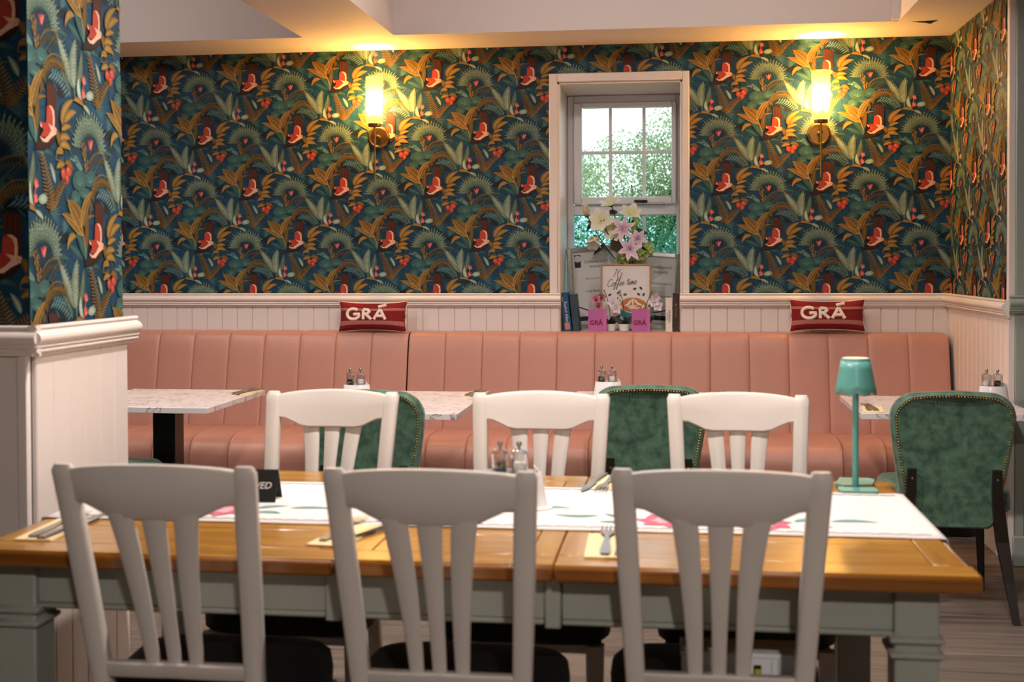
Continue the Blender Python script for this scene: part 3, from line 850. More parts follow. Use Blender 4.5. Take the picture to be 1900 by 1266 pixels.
DG = [hx(c) for c in ('#568668', '#447459', '#6d9d75', '#8bb388', '#3a6855')]
tree('birch_tree', 'pale green leafy tree rising behind the upper right panes', (-.35, 13.0, 0), 1.6,
     [((0.45, 0, 2.5), .55), ((-.1, .2, 2.2), .6), ((.9, .2, 2.9), .5), ((.7, 0, 1.9), .6), ((.1, 0, 1.7), .5), ((1.2, .3, 2.3), .6)], 40000, .020, LG, 5)
tree('willow_tree', 'thin pale tree behind the left panes with sky showing through', (-1.55, 14.0, 0), 1.5,
     [((-.3, 0, 2.0), .5), ((.1, .2, 1.7), .6), ((-.6, .3, 1.7), .5), ((.35, .1, 2.3), .42)], 20000, .020, LG, 9)
tree('garden_hedge', 'dark green hedge seen through the lower tinted panes', (-.9, 10.6, 0), .9,
     [((-.9 + .45 * i, .1 * (i % 2), 1.0 + .15 * (i % 3)), .52) for i in range(6)], 24000, .020, DG, 12, cat='hedge')
for i in range(7):
    link('board', G().box((OX0 + .0055 + i * .1003, WY - .012, 0), (OX0 + .0055 + (i + 1) * .1003 - .0012, WY, OZ0 - .021), .0035).mesh('board', 'trim_white', smooth=False), wall_back)

# ------------------------------------------------------------------ banquettes
def smooth_path(pts, n=3):
    out = []
    P = [Vector(p) for p in pts]
    for i in range(len(P) - 1):
        a = P[max(i - 1, 0)]; b = P[i]; c = P[i + 1]; d = P[min(i + 2, len(P) - 1)]
        for k in range(n):
            t = k / n
            out.append(.5 * ((2 * b) + (c - a) * t + (2 * a - 5 * b + 4 * c - d) * t * t + (3 * b - a - 3 * c + d) * t ** 3))
    out.append(P[-1])
    return out
BACK = smooth_path([(0, 7.03, .36), (0, 6.925, .40), (0, 6.945, .52), (0, 6.985, .70), (0, 7.02, .86), (0, 7.045, .945), (0, 7.065, .978), (0, 7.10, .990), (0, 7.145, .989), (0, 7.178, .985), (0, 7.182, .90), (0, 7.182, .36)], 3)
SEAT = smooth_path([(0, 7.0, .30), (0, 6.98, .435), (0, 6.86, .452), (0, 6.68, .460), (0, 6.55, .456), (0, 6.475, .432), (0, 6.44, .385), (0, 6.435, .33), (0, 6.45, .24), (0, 6.46, .16), (0, 6.6, .15)], 3)
def channel(path, w, puff, nx=13):
    g = G(); nrm = []
    n = len(path)
    for i in range(n):
        t = path[min(i + 1, n - 1)] - path[max(i - 1, 0)]
        nrm.append(Vector((0, -t.z, t.y)).normalized())
    def P(u, v):
        i = round(v * (n - 1)); u = .5 + .5 * sin((u - .5) * pi); x = (u - .5)
        e = 1 - abs(2 * x) ** 8
        k = puff * (sqrt(max(e, 0)) - 1)
        p = path[i] + nrm[i] * k
        return (u * w, p.y, p.z)
    g.grid(P, nx, n)
    return g
def banquette(x0, n, w, label):
    t = thing('banquette', label, 'banquette', (x0, 0, 0), group='pink banquettes along the back wall')
    bm = channel(BACK, w - .0012, .0055); sm = channel(SEAT, w - .0012, .008)
    bme = bm.mesh('back_channel', 'pink_leather', angle=80); sme = sm.mesh('seat_channel', 'pink_leather', angle=80)
    # outward normals: path runs with the room on the left
    for i in range(n):
        link('back_channel', bme, t, (i * w, 0, 0)); link('seat_channel', sme, t, (i * w, 0, 0))
    G().box((0, 6.50, 0.0), (n * w, 7.0, .16), .005).build('plinth', 'black_metal', t)
    for xx in (0.002, n * w - .012):
        G().prism([(6.95, .42), (6.975, .6), (7.05, .9), (7.085, .972), (7.16, .972), (7.18, .9), (7.18, .17), (6.5, .17), (6.47, .36), (6.54, .43)], xx, xx + .010, axis='x').build('end_panel', 'black_metal', t)
    return t
banquette(-1.515, 14, .2139, 'long pink leather banquette right of the seam, under the window')
banquette(-1.521 - 11 * .2135, 11, .2135, 'pink leather banquette section left of the seam, behind the partition')

# ------------------------------------------------------------------ white dining chairs (sitter faces local +y)
CH_H = 0.995
def back_y(z):      # lean of the back
    t = (z - .42) / (CH_H - .42)
    return -.185 - .125 * t - .02 * t * t
def half_w(z):
    t = (z - .45) / (CH_H - .45)
    return .178 + .0305 * t
def make_chair():
    root = thing('dining_chair', 'x', 'chair', group='white slat-back dining chairs')
    # rear posts, one leg and back upright each
    for s in (-1, 1):
        g = G(); v = []; f = []
        zs = [0, .15, .30, .42, .50, .60, .70, .80, .90, .96, .982, CH_H]
        for i, z in enumerate(zs):
            if z < .42: yc = -.185 - .10 * ((.42 - z) / .42) ** 1.4; xo = .178 - .004 * (.42 - z)
            else: yc = back_y(z); xo = half_w(z)
            wd = .036 + .008 * max(0, (z - .42) / .5); dp = .040 - .010 * max(0, (z - .42) / .5)
            if z > .985: wd *= .72; xo -= .006; dp *= .6
            xi = xo - wd; c = .005
            ring = [(xo - c, -dp / 2), (xo, -dp / 2 + c), (xo, dp / 2 - c), (xo - c, dp / 2), (xi + c, dp / 2), (xi, dp / 2 - c), (xi, -dp / 2 + c), (xi + c, -dp / 2)]
            v += [(s * a, yc + b, z) for a, b in ring]
        for i in range(len(zs) - 1):
            for k in range(8): f.append((i * 8 + k, i * 8 + (k + 1) % 8, (i + 1) * 8 + (k + 1) % 8, (i + 1) * 8 + k))
        f += [tuple(range(8)), tuple(range((len(zs) - 1) * 8, len(zs) * 8))]
        g.add(v, f).build('rear_leg', 'chair_white', root, angle=50)
    # crest rail: bowed in plan, arched on top, dipped below
    n = 15; v = []; f = []
    for i in range(n):
        u = 2 * i / (n - 1) - 1; x = u * (half_w(.93) - .036)
        bow = -.024 * (1 - u * u)
        zt = .986 + .014 * (1 - u * u) ** .8
        q = min(1, max(0, (.95 - abs(u)) / .5)); zb = .918 - .030 * q * q * (3 - 2 * q)
        for z, dy, e in ((zt, .010, 0), (zt - .006, .014, 0), ((zt + zb) / 2, .013, 0), (zb + .004, .013, 0), (zb, .009, 0), (zb, -.009, 0), (zb + .004, -.013, 0), ((zt + zb) / 2, -.013, 0), (zt - .006, -.014, 0), (zt, -.010, 0)):
            v.append((x, back_y(z) + bow + dy, z))
    m = 10
    for i in range(n - 1):
        for k in range(m): f.append((i * m + k, i * m + (k + 1) % m, (i + 1) * m + (k + 1) % m, (i + 1) * m + k))
    f += [tuple(range(m)), tuple(range((n - 1) * m, n * m))]
    G().add(v, f).build('crest_rail', 'chair_white', root, angle=50)
    # three splayed slats
    for s in (-1, 0, 1):
        v = []; f = []; zs = [.555 + .343 * i / 10 for i in range(11)]
        for z in zs:
            t = (z - .555) / .343
            xc = s * (.046 + .022 * t ** 2.3); wd = .028 + .023 * t ** 1.9; bow = -.022 * t - .006
            dp = .012
            x0, x1 = xc - wd / 2, xc + wd / 2
            if s < 0: x0 -= .004 * sin(pi * t)
            if s > 0: x1 += .004 * sin(pi * t)
            yb = back_y(z) + bow
            v += [(x0, yb - dp / 2 + .003, z), (x0 + .003, yb - dp / 2, z), (x1 - .003, yb - dp / 2, z), (x1, yb - dp / 2 + .003, z),
                  (x1, yb + dp / 2 - .003, z), (x1 - .003, yb + dp / 2, z), (x0 + .003, yb + dp / 2, z), (x0, yb + dp / 2 - .003, z)]
        for i in range(10):
            for k in range(8): f.append((i * 8 + k, i * 8 + (k + 1) % 8, (i + 1) * 8 + (k + 1) % 8, (i + 1) * 8 + k))
        f += [tuple(range(8)), tuple(range(80, 88))]
        G().add(v, f).build('slat', 'chair_white', root, angle=50)
    # lower back rail
    v = []; f = []; n = 9
    for i in range(n):
        u = 2 * i / (n - 1) - 1; x = u * (half_w(.57) - .034); bow = -.010 * (1 - u * u)
        for z, dy in ((.575, .010), (.571, .014), (.545, .014), (.541, .010), (.541, -.010), (.545, -.014), (.571, -.014), (.575, -.010)):
            v.append((x, back_y(z) + bow + dy, z - .004 * abs(u)))
    for i in range(n - 1):
        for k in range(8): f.append((i * 8 + k, i * 8 + (k + 1) % 8, (i + 1) * 8 + (k + 1) % 8, (i + 1) * 8 + k))
    f += [tuple(range(8)), tuple(range((n - 1) * 8, n * 8))]
    G().add(v, f).build('lower_rail', 'chair_white', root, angle=50)
    # seat frame and front legs
    for nm, a, b in (('seat_rail', (-.16, -.190, .375), (.16, -.17, .3995)), ('seat_rail', (-.185, .175, .375), (.185, .195, .3995))):
        G().box(a, b, .004).build(nm, 'chair_white', root)
    for s in (-1, 1):
        v = []; f = []
        x0, x1 = s * .176, s * .198
        G().add([(s * .160, -.18, .375), (s * .182, -.18, .375), (s * .212, .19, .375), (s * .19, .19, .375), (s * .160, -.18, .3995), (s * .182, -.18, .3995), (s * .212, .19, .3995), (s * .19, .19, .3995)],
                [(0, 1, 2, 3), (4, 5, 6, 7), (0, 1, 5, 4), (1, 2, 6, 5), (2, 3, 7, 6), (3, 0, 4, 7)]).build('seat_rail', 'chair_white', root, smooth=False)
        g = G(); a = s * .198
        w0, w1 = .020, .014
        g.add([(a - w1, .195 - w1, 0), (a + w1, .195 - w1, 0), (a + w1, .195 + w1, 0), (a - w1, .195 + w1, 0), (a - w0, .195 - w0, .3995), (a + w0, .195 - w0, .3995), (a + w0, .195 + w0, .3995), (a - w0, .195 + w0, .3995)],
              [(0, 1, 2, 3), (4, 5, 6, 7), (0, 1, 5, 4), (1, 2, 6, 5), (2, 3, 7, 6), (3, 0, 4, 7)])
        g.build('front_leg', 'chair_white', root, smooth=False)
        G().tube([(s * .18, -.23, .17), (s * .196, .19, .17)], .010, 6).build('stretcher', 'chair_white', root)
    # padded seat
    def seat(u, v):
        return None
    outline = []
    for k in range(32):
        a = 2 * pi * k / 32; ca, sa = cos(a), sin(a)
        x = .222 * abs(ca) ** .45 * (1 if ca > 0 else -1); y = .212 * abs(sa) ** .45 * (1 if sa > 0 else -1)
        x *= 1 + .09 * (y / .21); outline.append((x, y + .005))
    v = []; f = []
    lv = [(.95, .400), (1.0, .410), (1.01, .455), (.99, .488), (.93, .502), (.75, .510), (.4, .513)]
    for sc_, z in lv: v += [(x * sc_, y * sc_, z) for x, y in outline]
    for i in range(len(lv) - 1):
        for k in range(32): f.append((i * 32 + k, i * 32 + (k + 1) % 32, (i + 1) * 32 + (k + 1) % 32, (i + 1) * 32 + k))
    f += [tuple(range(32)), tuple(range((len(lv) - 1) * 32, len(lv) * 32))]
    G().add(v, f).build('seat', 'black_fabric', root, angle=60)
    # worn corner on one post
    o = G().box((half_w(.985) - .016, back_y(.985) - .012, .982), (half_w(.985) - .0055, back_y(.985) + .008, .9925), .003).build('worn_corner', 'chair_wear', root)
    return root
chair = make_chair()
CY = -(back_y(.985))          # offset from the back top to the chair origin
spots = [(-1.015, 2.334, 0, 'white slat-back dining chair at front left of the wooden table'),
         (-0.465, 2.338, .0, 'white slat-back dining chair at the middle of the near table side'),
         (0.086, 2.391, 0, 'white slat-back dining chair at front right, carton on its seat'),
         (-1.042, 3.727, pi, 'white dining chair across the table at far left, in front of green chair'),
         (-0.400, 3.737, pi, 'white dining chair in the middle of the far table side'),
         (0.184, 3.756, pi, 'white dining chair on the far table side, left of the teal lamp')]
for i, (x, ytop, r, lab) in enumerate(spots):
    o = chair if i == 0 else copy_tree(chair)
    o.location = (x, ytop + (CY if r == 0 else -CY), 0); o.rotation_euler = (0, 0, r)
    o['label'] = lab

# ------------------------------------------------------------------ farmhouse table
TX0, TX1, TY0, TY1, TZ = -1.505, .588, 2.485, 3.56, .78
tb = thing('dining_table', 'long farmhouse table with honey wood top and grey painted legs', 'table', (0, 0, 0))
TH = .034
J1, J2 = -.695, -.243                # extension joints
def tboard(x0, x1, y0, y1, m, dz=0.0, b=.0022):
    cx, cy = (x0 + x1) / 2, (y0 + y1) / 2
    return G().box((x0 - cx, y0 - cy, -TH), (x1 - cx, y1 - cy, dz), b).build('top_board', m, tb, (cx, cy, TZ))
g_ = .0012
for k, (a, b) in enumerate([(TX0, J1), (J1, J2), (J2, TX1)]):
    a2, b2 = a + (.0015 if k else 0), b - (.0015 if k < 2 else 0)
    tboard(a2, b2, TY0 + .012, TY0 + .095, 'honey_x'); tboard(a2, b2, TY1 - .095, TY1 - .012, 'honey_x')
    e = .075 if k == 0 else .055
    la = a2 if k else a2 + .012; lb = b2 if k < 2 else b2 - .012
    tboard(la, a2 + e, TY0 + .096, TY1 - .096, 'honey_y'); tboard(b2 - (.075 if k == 2 else .055), lb, TY0 + .096, TY1 - .096, 'honey_y')
    xs0, xs1 = a2 + e + g_, b2 - (.075 if k == 2 else .055) - g_
    nb_ = 5; hh = (TY1 - TY0 - .192) / nb_
    for q in range(nb_):
        tboard(xs0, xs1, TY0 + .096 + q * hh + g_ / 2, TY0 + .096 + (q + 1) * hh - g_ / 2, 'honey_x', dz=-.0004)
    # stepped lip round the edge
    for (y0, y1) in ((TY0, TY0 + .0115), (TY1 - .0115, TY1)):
        G().box((a2, y0, TZ - TH), (b2, y1, TZ - .003), .005).build('edge_lip', 'honey_edge_shaded', tb)
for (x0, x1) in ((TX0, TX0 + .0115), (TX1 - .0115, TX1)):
    G().box((x0, TY0 + .0115, TZ - TH), (x1, TY1 - .0115, TZ - .003), .005).build('edge_lip', 'honey_edge_shaded', tb)
AZ0, AZ1 = .640, TZ - TH
LXs = ((-1.465, -1.378), (.432, .518)); LYs = ((2.545, 2.632), (3.413, 3.50))
for (x0, x1) in LXs:
    for (y0, y1) in LYs:
        G().box((x0, y0, 0), (x1, y1, AZ1 - .0005), .004).build('leg', 'table_grey', tb)
        cxx, cyy = (x0 + x1) / 2, (y0 + y1) / 2; hw = (x1 - x0) / 2
        for zt in (.628, .598):
            g = G()
            for z0, z1, e in ((zt, zt + .006, .005), (zt + .004, zt + .016, .010), (zt + .014, zt + .020, .004)):
                g.box((cxx - hw - e, cyy - hw - e, z0), (cxx + hw + e, cyy + hw + e, z1), .003)
            g.build('leg_collar', 'table_grey', tb)
for (y0, y1) in ((2.560, 2.582), (3.463, 3.485)):
    for (x0, x1) in ((-1.378, -.732), (-.698, -.268), (-.232, .432)):
        G().box((x0, y0, AZ0 + .012), (x1, y1, AZ1 - .0005), .002).build('apron', 'table_grey', tb)
        G().box((x0, y0 - .006, AZ0), (x1, y1 + .006, AZ0 + .012), .004).build('apron_bead', 'table_grey', tb)
    for xc in (-.715, -.250):
        G().box((xc - .017, y0 - .010, AZ0 - .006), (xc + .017, y1 + .010, AZ1 - .0005), .003).build('apron_block', 'table_grey', tb)
for (x0, x1) in ((-1.445, -1.423), (.477, .499)):
    G().box((x0, 2.632, AZ0), (x1, 3.413, AZ1 - .0005), .002).build('apron', 'table_grey', tb)

# ------------------------------------------------------------------ booth tables
def booth(x0, x1, y0, y1, label):
    cx, cy = (x0 + x1) / 2, (y0 + y1) / 2
    t = thing('booth_table', label, 'table', (cx, cy, 0), group='marble topped booth tables')
    hx_, hy = (x1 - x0) / 2, (y1 - y0) / 2
    G().box((-hx_, -hy, .724), (hx_, hy, .75), .0015).build('table_top', 'marble', t)
    g = G().box((-.055, -.055, .03), (.055, .055, .72), .003); g.build('pedestal', 'black_metal', t)
    G().box((-.16, -.16, .705), (.16, .16, .723), .002).build('mounting_plate', 'black_metal', t)
    G().box((-.15, -.15, 0.001), (.15, .15, .016), .004).box((-.10, -.10, .016), (.10, .10, .03), .004).build('base_plate', 'black_metal', t)
    return t
BT = [(-2.745, -2.050, 5.300, 6.085, 'marble booth table nearest the partition, black pedestal in view'),
      (-1.655, -.912, 5.190, 6.110, 'marble booth table behind the far-left white chair'),
      (-.480, .270, 5.250, 6.180, 'marble booth table hidden behind the middle green chair'),
      (.778, 1.500, 5.395, 6.105, 'marble booth table on the right, behind the teal lamp')]
for b in BT: booth(*b)

# ------------------------------------------------------------------ green velvet chairs (sitter faces local +y)
def make_green():
    root = thing('velvet_chair', 'x', 'chair', group='green velvet dining chairs')
    H0, H1 = .345, .877
    def outline(n=44, inset=0.0):
        """tapered back with round shoulders, (x,z)"""
        pts = []
        top, bot = .232 - inset, .165 - inset
        r = .10 - inset * .5; rb = .035
        zt, zb = H1 - inset, H0 + inset
        def arc(cx, cz, r, a0, a1, k):
            return [(cx + r * cos(radians(a0 + (a1 - a0) * i / k)), cz + r * sin(radians(a0 + (a1 - a0) * i / k))) for i in range(k + 1)]
        pts += arc(bot - rb, zb + rb, rb, -90, -8, 4)
        pts += [(bot + (top - bot) * t ** .7, zb + (zt - zb) * (.1 + .68 * t)) for t in (.25, .5, .75, .95)]
        pts += arc(top - r, zt - r, r, 5, 84, 7)
        pts += [(.06, zt + .006), (0, zt + .008)]
        full = pts + [(-x, z) for x, z in pts[::-1][1:]]
        return full
    def yb(z): return -.215 - .075 * max(0.0, (z - H0) / (H1 - H0)) ** 1.15
    def bulge(x): return .035 * (x / .23) ** 2
    def slab(o1, d0, o2, d1, o3, d2, name, m):
        v = []; f = []; n = len(o1)
        for o, d in ((o1, d0), (o2, d1), (o3, d2)):
            v += [(x, yb(z) + d + bulge(x), z) for x, z in o]
        for L in range(2):
            for k in range(n): f.append((L * n + k, L * n + (k + 1) % n, (L + 1) * n + (k + 1) % n, (L + 1) * n + k))
        # caps as strips across the shape, so the back can curve
        for L in (0, 2):
            h = n // 2
            for k in range(h):
                a, b, c, d = k, k + 1, n - 2 - k, n - 1 - k
                if b < c: f.append((L * n + a, L * n + b, L * n + c, L * n + d) if L else (L * n + d, L * n + c, L * n + b, L * n + a))
        return G().add(v, f).build(name, m, root, angle=55)
    o0 = outline(); oi = outline(inset=.010); oo = outline(inset=-.004)
    slab(oi, -.030, o0, -.012, oi, .000, 'outer_back', 'green_velvet')
    slab(outline(inset=.002), .002, oo, .022, outline(inset=.012), .052, 'inner_back', 'green_velvet')
    g = G()
    pp = [(x, z) for x, z in outline(inset=.001)]
    ring = [(x, yb(z) - .004 + bulge(x), z) for x, z in pp]
    g.tube(ring, .0045, 6, cap=False); g.build('piping', 'green_velvet', root)
    # brass nails along the edge
    g = G(); path = [Vector((x, yb(z) - .0285 + bulge(x), z)) for x, z in outline(inset=.016)]
    d = 0; step = .0115; acc = 0
    for a, b in zip(path[:-1], path[1:]):
        L = (b - a).length
        while acc < L:
            p = a.lerp(b, acc / L)
            if p.z > .42: g.lathe([(.0042, 0), (.0036, .0018), (.0016, .0030), (0, .0034)], 6, (0, 0, 0)); g.v[-24:] = [(p.x + vx, p.y - vz, p.z + vy) for vx, vy, vz in g.v[-24:]]
            acc += step
        acc -= L
    tag(g.build('nailhead_trim', 'brass', root, fix=False), kind='stuff')
    # seat
    outl = []
    for k in range(36):
        a = 2 * pi * k / 36; ca, sa = cos(a), sin(a)
        outl.append((.245 * abs(ca) ** .4 * (1 if ca > 0 else -1), .005 + .215 * abs(sa) ** .4 * (1 if sa > 0 else -1)))
    v = []; f = []; lv = [(.93, .395), (1, .41), (1.0, .455), (.985, .478), (.93, .492), (.6, .498)]
    for s_, z in lv: v += [(x * s_, y * s_ + .005 * (1 - s_), z) for x, y in outl]
    for i in range(len(lv) - 1):
        for k in range(36): f.append((i * 36 + k, i * 36 + (k + 1) % 36, (i + 1) * 36 + (k + 1) % 36, (i + 1) * 36 + k))
    f += [tuple(range(36)), tuple(range((len(lv) - 1) * 36, len(lv) * 36))]
    G().add(v, f).build('seat', 'green_velvet', root, angle=60)
    # legs
    for s in (-1, 1):
        g = G()
        xt, xm, xf = s * .158, s * .172, s * .222
        prof = [(xt, yb(.585) - .036, .585, .016), (xt + s * .002, yb(.5) - .034, .5, .018), (xm, yb(.40) - .026, .40, .022), (s * .186, -.235, .30, .023), (s * .205, -.27, .15, .018), (xf, -.315, .0, .013)]
        v = []; f = []
        for x, y_, z, hw in prof:
            v += [(x - hw, y_ - hw * .8, z), (x + hw, y_ - hw * .8, z), (x + hw, y_ + hw * .8, z), (x - hw, y_ + hw * .8, z)]
        for i in range(len(prof) - 1):
            for k in range(4): f.append((i * 4 + k, i * 4 + (k + 1) % 4, (i + 1) * 4 + (k + 1) % 4, (i + 1) * 4 + k))
        f += [(0, 1, 2, 3), tuple(range(len(v) - 4, len(v)))]
        lg = g.add(v, f).build('rear_leg', 'dark_wood', root, smooth=False)
        sg = G().lathe([(.005, 0), (.004, .002), (0, .0025)], 8); sg.v = [(xt + a, yb(.545) - .0505 - c, .548 + b) for a, b, c in sg.v]
        sg.build('screw', 'steel', lg)
        G().tube([(s * .18, .17, .40), (s * .20, .205, .0)], [.022, .013], 8).build('front_leg', 'dark_wood', root)
    G().box((-.20, -.19, .36), (.20, .19, .40), .01).build('seat_base', 'black_fabric', root)
    return root
gch = make_green()
gspots = [(1.078, 5.27, -.03, 'green velvet chair on the right with studded back and legs in full view'),
          (-.110, 5.405, 0.02, 'green velvet chair behind the middle and right far white chairs'),
          (-1.232, 5.11, .03, 'green velvet chair behind the far-left white dining chair'),
          (-2.56, 5.295, .0, 'green velvet chair almost hidden behind the white partition')]
for i, (x, y_, r, lab) in enumerate(gspots):
    o = gch if i == 0 else copy_tree(gch)
    o.location = (x, y_, 0); o.rotation_euler = (0, 0, r); o['label'] = lab

# ------------------------------------------------------------------ wall sconces
def sconce(x, z, label, energy):
    t = thing('wall_sconce', label, 'wall lamp', (x, WY, z), group='brass wall sconces')
    ry = Matrix.Rotation(pi / 2, 4, 'X')
    G().lathe([(.064, 0), (.064, .010), (.058, .016), (.054, .017), (.05, .013), (0, .013)], 40).xform(ry).build('back_plate', 'brass', t)
    G().lathe([(.013, .012), (.013, .02), (.007, .022), (.007, .108)], 16).xform(ry).build('arm', 'brass', t)
    g = G().tube([(0, -.11, -.252), (0, -.11, .05)], .0052, 12); g.lathe([(.0, -.008), (.011, -.006), (.011, .006), (0, .008)], 12, (0, -.11, 0)); g.build('rod', 'brass', t)
    G().lathe([(0, .050), (.036, .050), (.037, .054), (.037, .068), (.034, .070), (0, .070)], 36, (0, -.11, 0), rib=.02).build('cup', 'brass', t)
    G().lathe([(.015, .070), (.015, .118), (.012, .120), (0, .120)], 16, (0, -.11, 0)).build('bulb_holder', 'brass', t)
    # ribbed clear cylinder
    v = []; f = []; n = 72
    prof = [(.049, .071), (.0505, .11), (.0505, .335), (.049, .338), (.0475, .335), (.0475, .11), (.046, .073)]
    G().lathe(prof, n, (0, -.11, 0), rib=.012).build('glass_shade', 'ribbed_glass', t, angle=10)
    b = G().lathe([(0, .118), (.010, .120), (.015, .135), (.025, .160), (.029, .19), (.026, .22), (.017, .245), (.006, .262), (0, .265)], 20, (0, -.11, 0))
    b.build('bulb', 'bulb_glow', t)
    d = bpy.data.lights.new('bulb_light', 'POINT'); d.energy = energy; d.color = (1.0, .56, .16); d.shadow_soft_size = .036
    l = bpy.data.objects.new('bulb_light', d); COL.objects.link(l); l.parent = t; l.location = (0, -.11, .20)
    return t
mat('bulb_glow', '#ffe0a0', 0.4, emit=(1.0, .70, .30), estr=120)
sconce(-1.722, 2.127, 'brass wall sconce with clear cylinder left of the window', 270)
sconce(.802, 2.105, 'brass wall sconce with clear cylinder right of the window', 270)
# ------------------------------------------------------------------ cushions with tufted lettering
CW, CHH, CD = .203, .086, .052
def pil(u, v, side=-1, off=0.0):
    e = max(0.0, 1 - abs(u) ** 3.2) ** .5 * max(0.0, 1 - abs(v) ** 3.0) ** .5
    x = CW * u * (1 - .055 * (1 - v * v)); z = CHH * v * (1.04 - .16 * (1 - abs(u) ** 2.5))
    return Vector((x, side * (CD * e + off), z))
def arcp(cx, cy, rx, ry, a0, a1, n=14):
    return [(cx + rx * cos(radians(a0 + (a1 - a0) * i / n)), cy + ry * sin(radians(a0 + (a1 - a0) * i / n))) for i in range(n + 1)]
def cushion(x, z, rz, tilt, label):
    t = thing('cushion', label, 'cushion', (x, 7.085, z), rot=(tilt, 0, rz), group='red knitted cushions on the banquette')
    G().grid(lambda a, b: pil(2 * a - 1, 2 * b - 1), 33, 21).build('cover', 'wool_red', t, angle=80)
    G().grid(lambda a, b: pil(2 * a - 1, 2 * b - 1, 1), 17, 11).build('back_cover', 'wool_cream', t, angle=80)
    edge = [pil(u, -1) for u in np.linspace(-1, 1, 12)] + [pil(1, v) for v in np.linspace(-1, 1, 8)][1:] + [pil(u, 1) for u in np.linspace(1, -1, 12)][1:] + [pil(-1, v) for v in np.linspace(1, -1, 8)][1:]
    G().tube([tuple(p + Vector((0, .004, 0))) for p in edge], .0042, 6, cap=False).build('piping', 'wool_cream', t)
    for v0, v1 in ((.37, .55), (-.66, -.36)):
        G().grid(lambda a, b: pil(1.98 * a - .99, v0 + (v1 - v0) * b, -1, .0022), 33, 5).build('stripe', 'wool_pink', t, angle=80)
    strokes = {'letter_g': [arcp(-.53, .12, .20, .38, 50, 330, 18) + [(-.345, .12), (-.53, .10)]],
               'letter_r': [[(-.22, .48), (-.22, -.28)], [(-.22, .47), (-.08, .45), (-.03, .30), (-.10, .14), (-.21, .10)], [(-.14, .10), (.03, -.28)]],
               'letter_a': [[(.11, -.28), (.29, .50)], [(.29, .50), (.46, -.28)], [(.18, -.02), (.40, -.02)]],
               'accent': [[(.22, .68), (.45, .82)]]}
    for nm, ss in strokes.items():
        g = G()
        for st in ss:
            pts = []
            for a, b in zip(st[:-1], st[1:]):
                for k in range(3): pts.append((a[0] + (b[0] - a[0]) * k / 3, a[1] + (b[1] - a[1]) * k / 3))
            pts.append(st[-1])
            g.tube([tuple(pil(u, v, -1, .003)) for u, v in pts], 0.0092, 8, flat=.5, up=(0, 1, 0))
        g.build(nm, 'wool_cream', t, angle=80)
cushion(-1.738, 1.078, -.03, -.14, 'red cushion reading GRÁ on the banquette, left of the window')
cushion(.836, 1.090, .0, -.14, 'red cushion reading GRÁ on the banquette, right of the window')

# ------------------------------------------------------------------ condiment caddies with mills
def mill(x, y_, z, fill, label, grp, h=.135):
    t = thing('pepper_mill' if fill == 'pepper' else 'salt_mill', label, 'mill', (x, y_, z), group=grp)
    G().lathe([(.018, 0), (.0195, .004), (.0175, .06), (.0155, .078), (.0195, .086), (.0205, .098), (.0215, .112), (.022, .124), (.018, .131), (.009, .135), (0, .136)], 14).build('body', 'clear_acrylic', t, angle=25)
    G().lathe([(.0145, .003), (.0145, .100 if fill == 'salt' else .092), (.013, .103), (0, .104)], 12).build('contents', fill, t)
    G().lathe([(.0035, .135), (.0035, .141), (.0065, .143), (.007, .149), (.005, .1535), (0, .154)], 12).build('knob', 'steel', t)
def caddy(x, y_, z, rz, where, k=.8, swap=False):
    t = thing('condiment_caddy', 'white flared porcelain condiment caddy ' + where, 'caddy', (x, y_, z), rz, group='porcelain condiment caddies')
    pf = [(.100, 0), (.102, .004), (.092, .008), (.088, .012), (.080, .05), (.074, .088), (.072, .091), (.070, .088), (.076, .05), (.080, .012), (0, .010)]
    G().lathe([(r * k, zz) for r, zz in pf], 32, sy=.62 if k < 1 else .58).build('body', 'porcelain', t, angle=50)
    c, s = cos(rz), sin(rz)
    def at(a, b): return (x + c * a - s * b, y_ + s * a + c * b, z + .0105)
    f1, f2 = ('salt', 'pepper') if swap else ('pepper', 'salt')
    mill(*at(-.030, .0), f1, f'clear {f1} mill standing in the caddy {where}', 'clear acrylic mills')
    mill(*at(.018, .0), f2, f'clear {f2} mill standing in the caddy {where}', 'clear acrylic mills')
    o = thing('sugar_sachet', 'white paper sachets standing in the caddy ' + where, 'sachet', at(.046 + .06 * (k - .8), 0), rz + .2, group='sugar sachets')
    for q in range(2): G().box((-.003 + .006 * q, -.018, .0), (0.0 + .006 * q, .016, .094 - .006 * q), .001).build('packet', 'paper_white', o)
caddy(-1.425, 5.50, .75, .0, 'on the table behind the far-left white chair')
caddy(-.305, 5.75, .75, .0, 'left of the middle green chair')
caddy(1.385, 5.70, .75, .1, 'on the far-right booth table', swap=True)
caddy(-.400, 3.06, TZ + .0025, .0, 'in the middle of the wooden table', k=1.0)

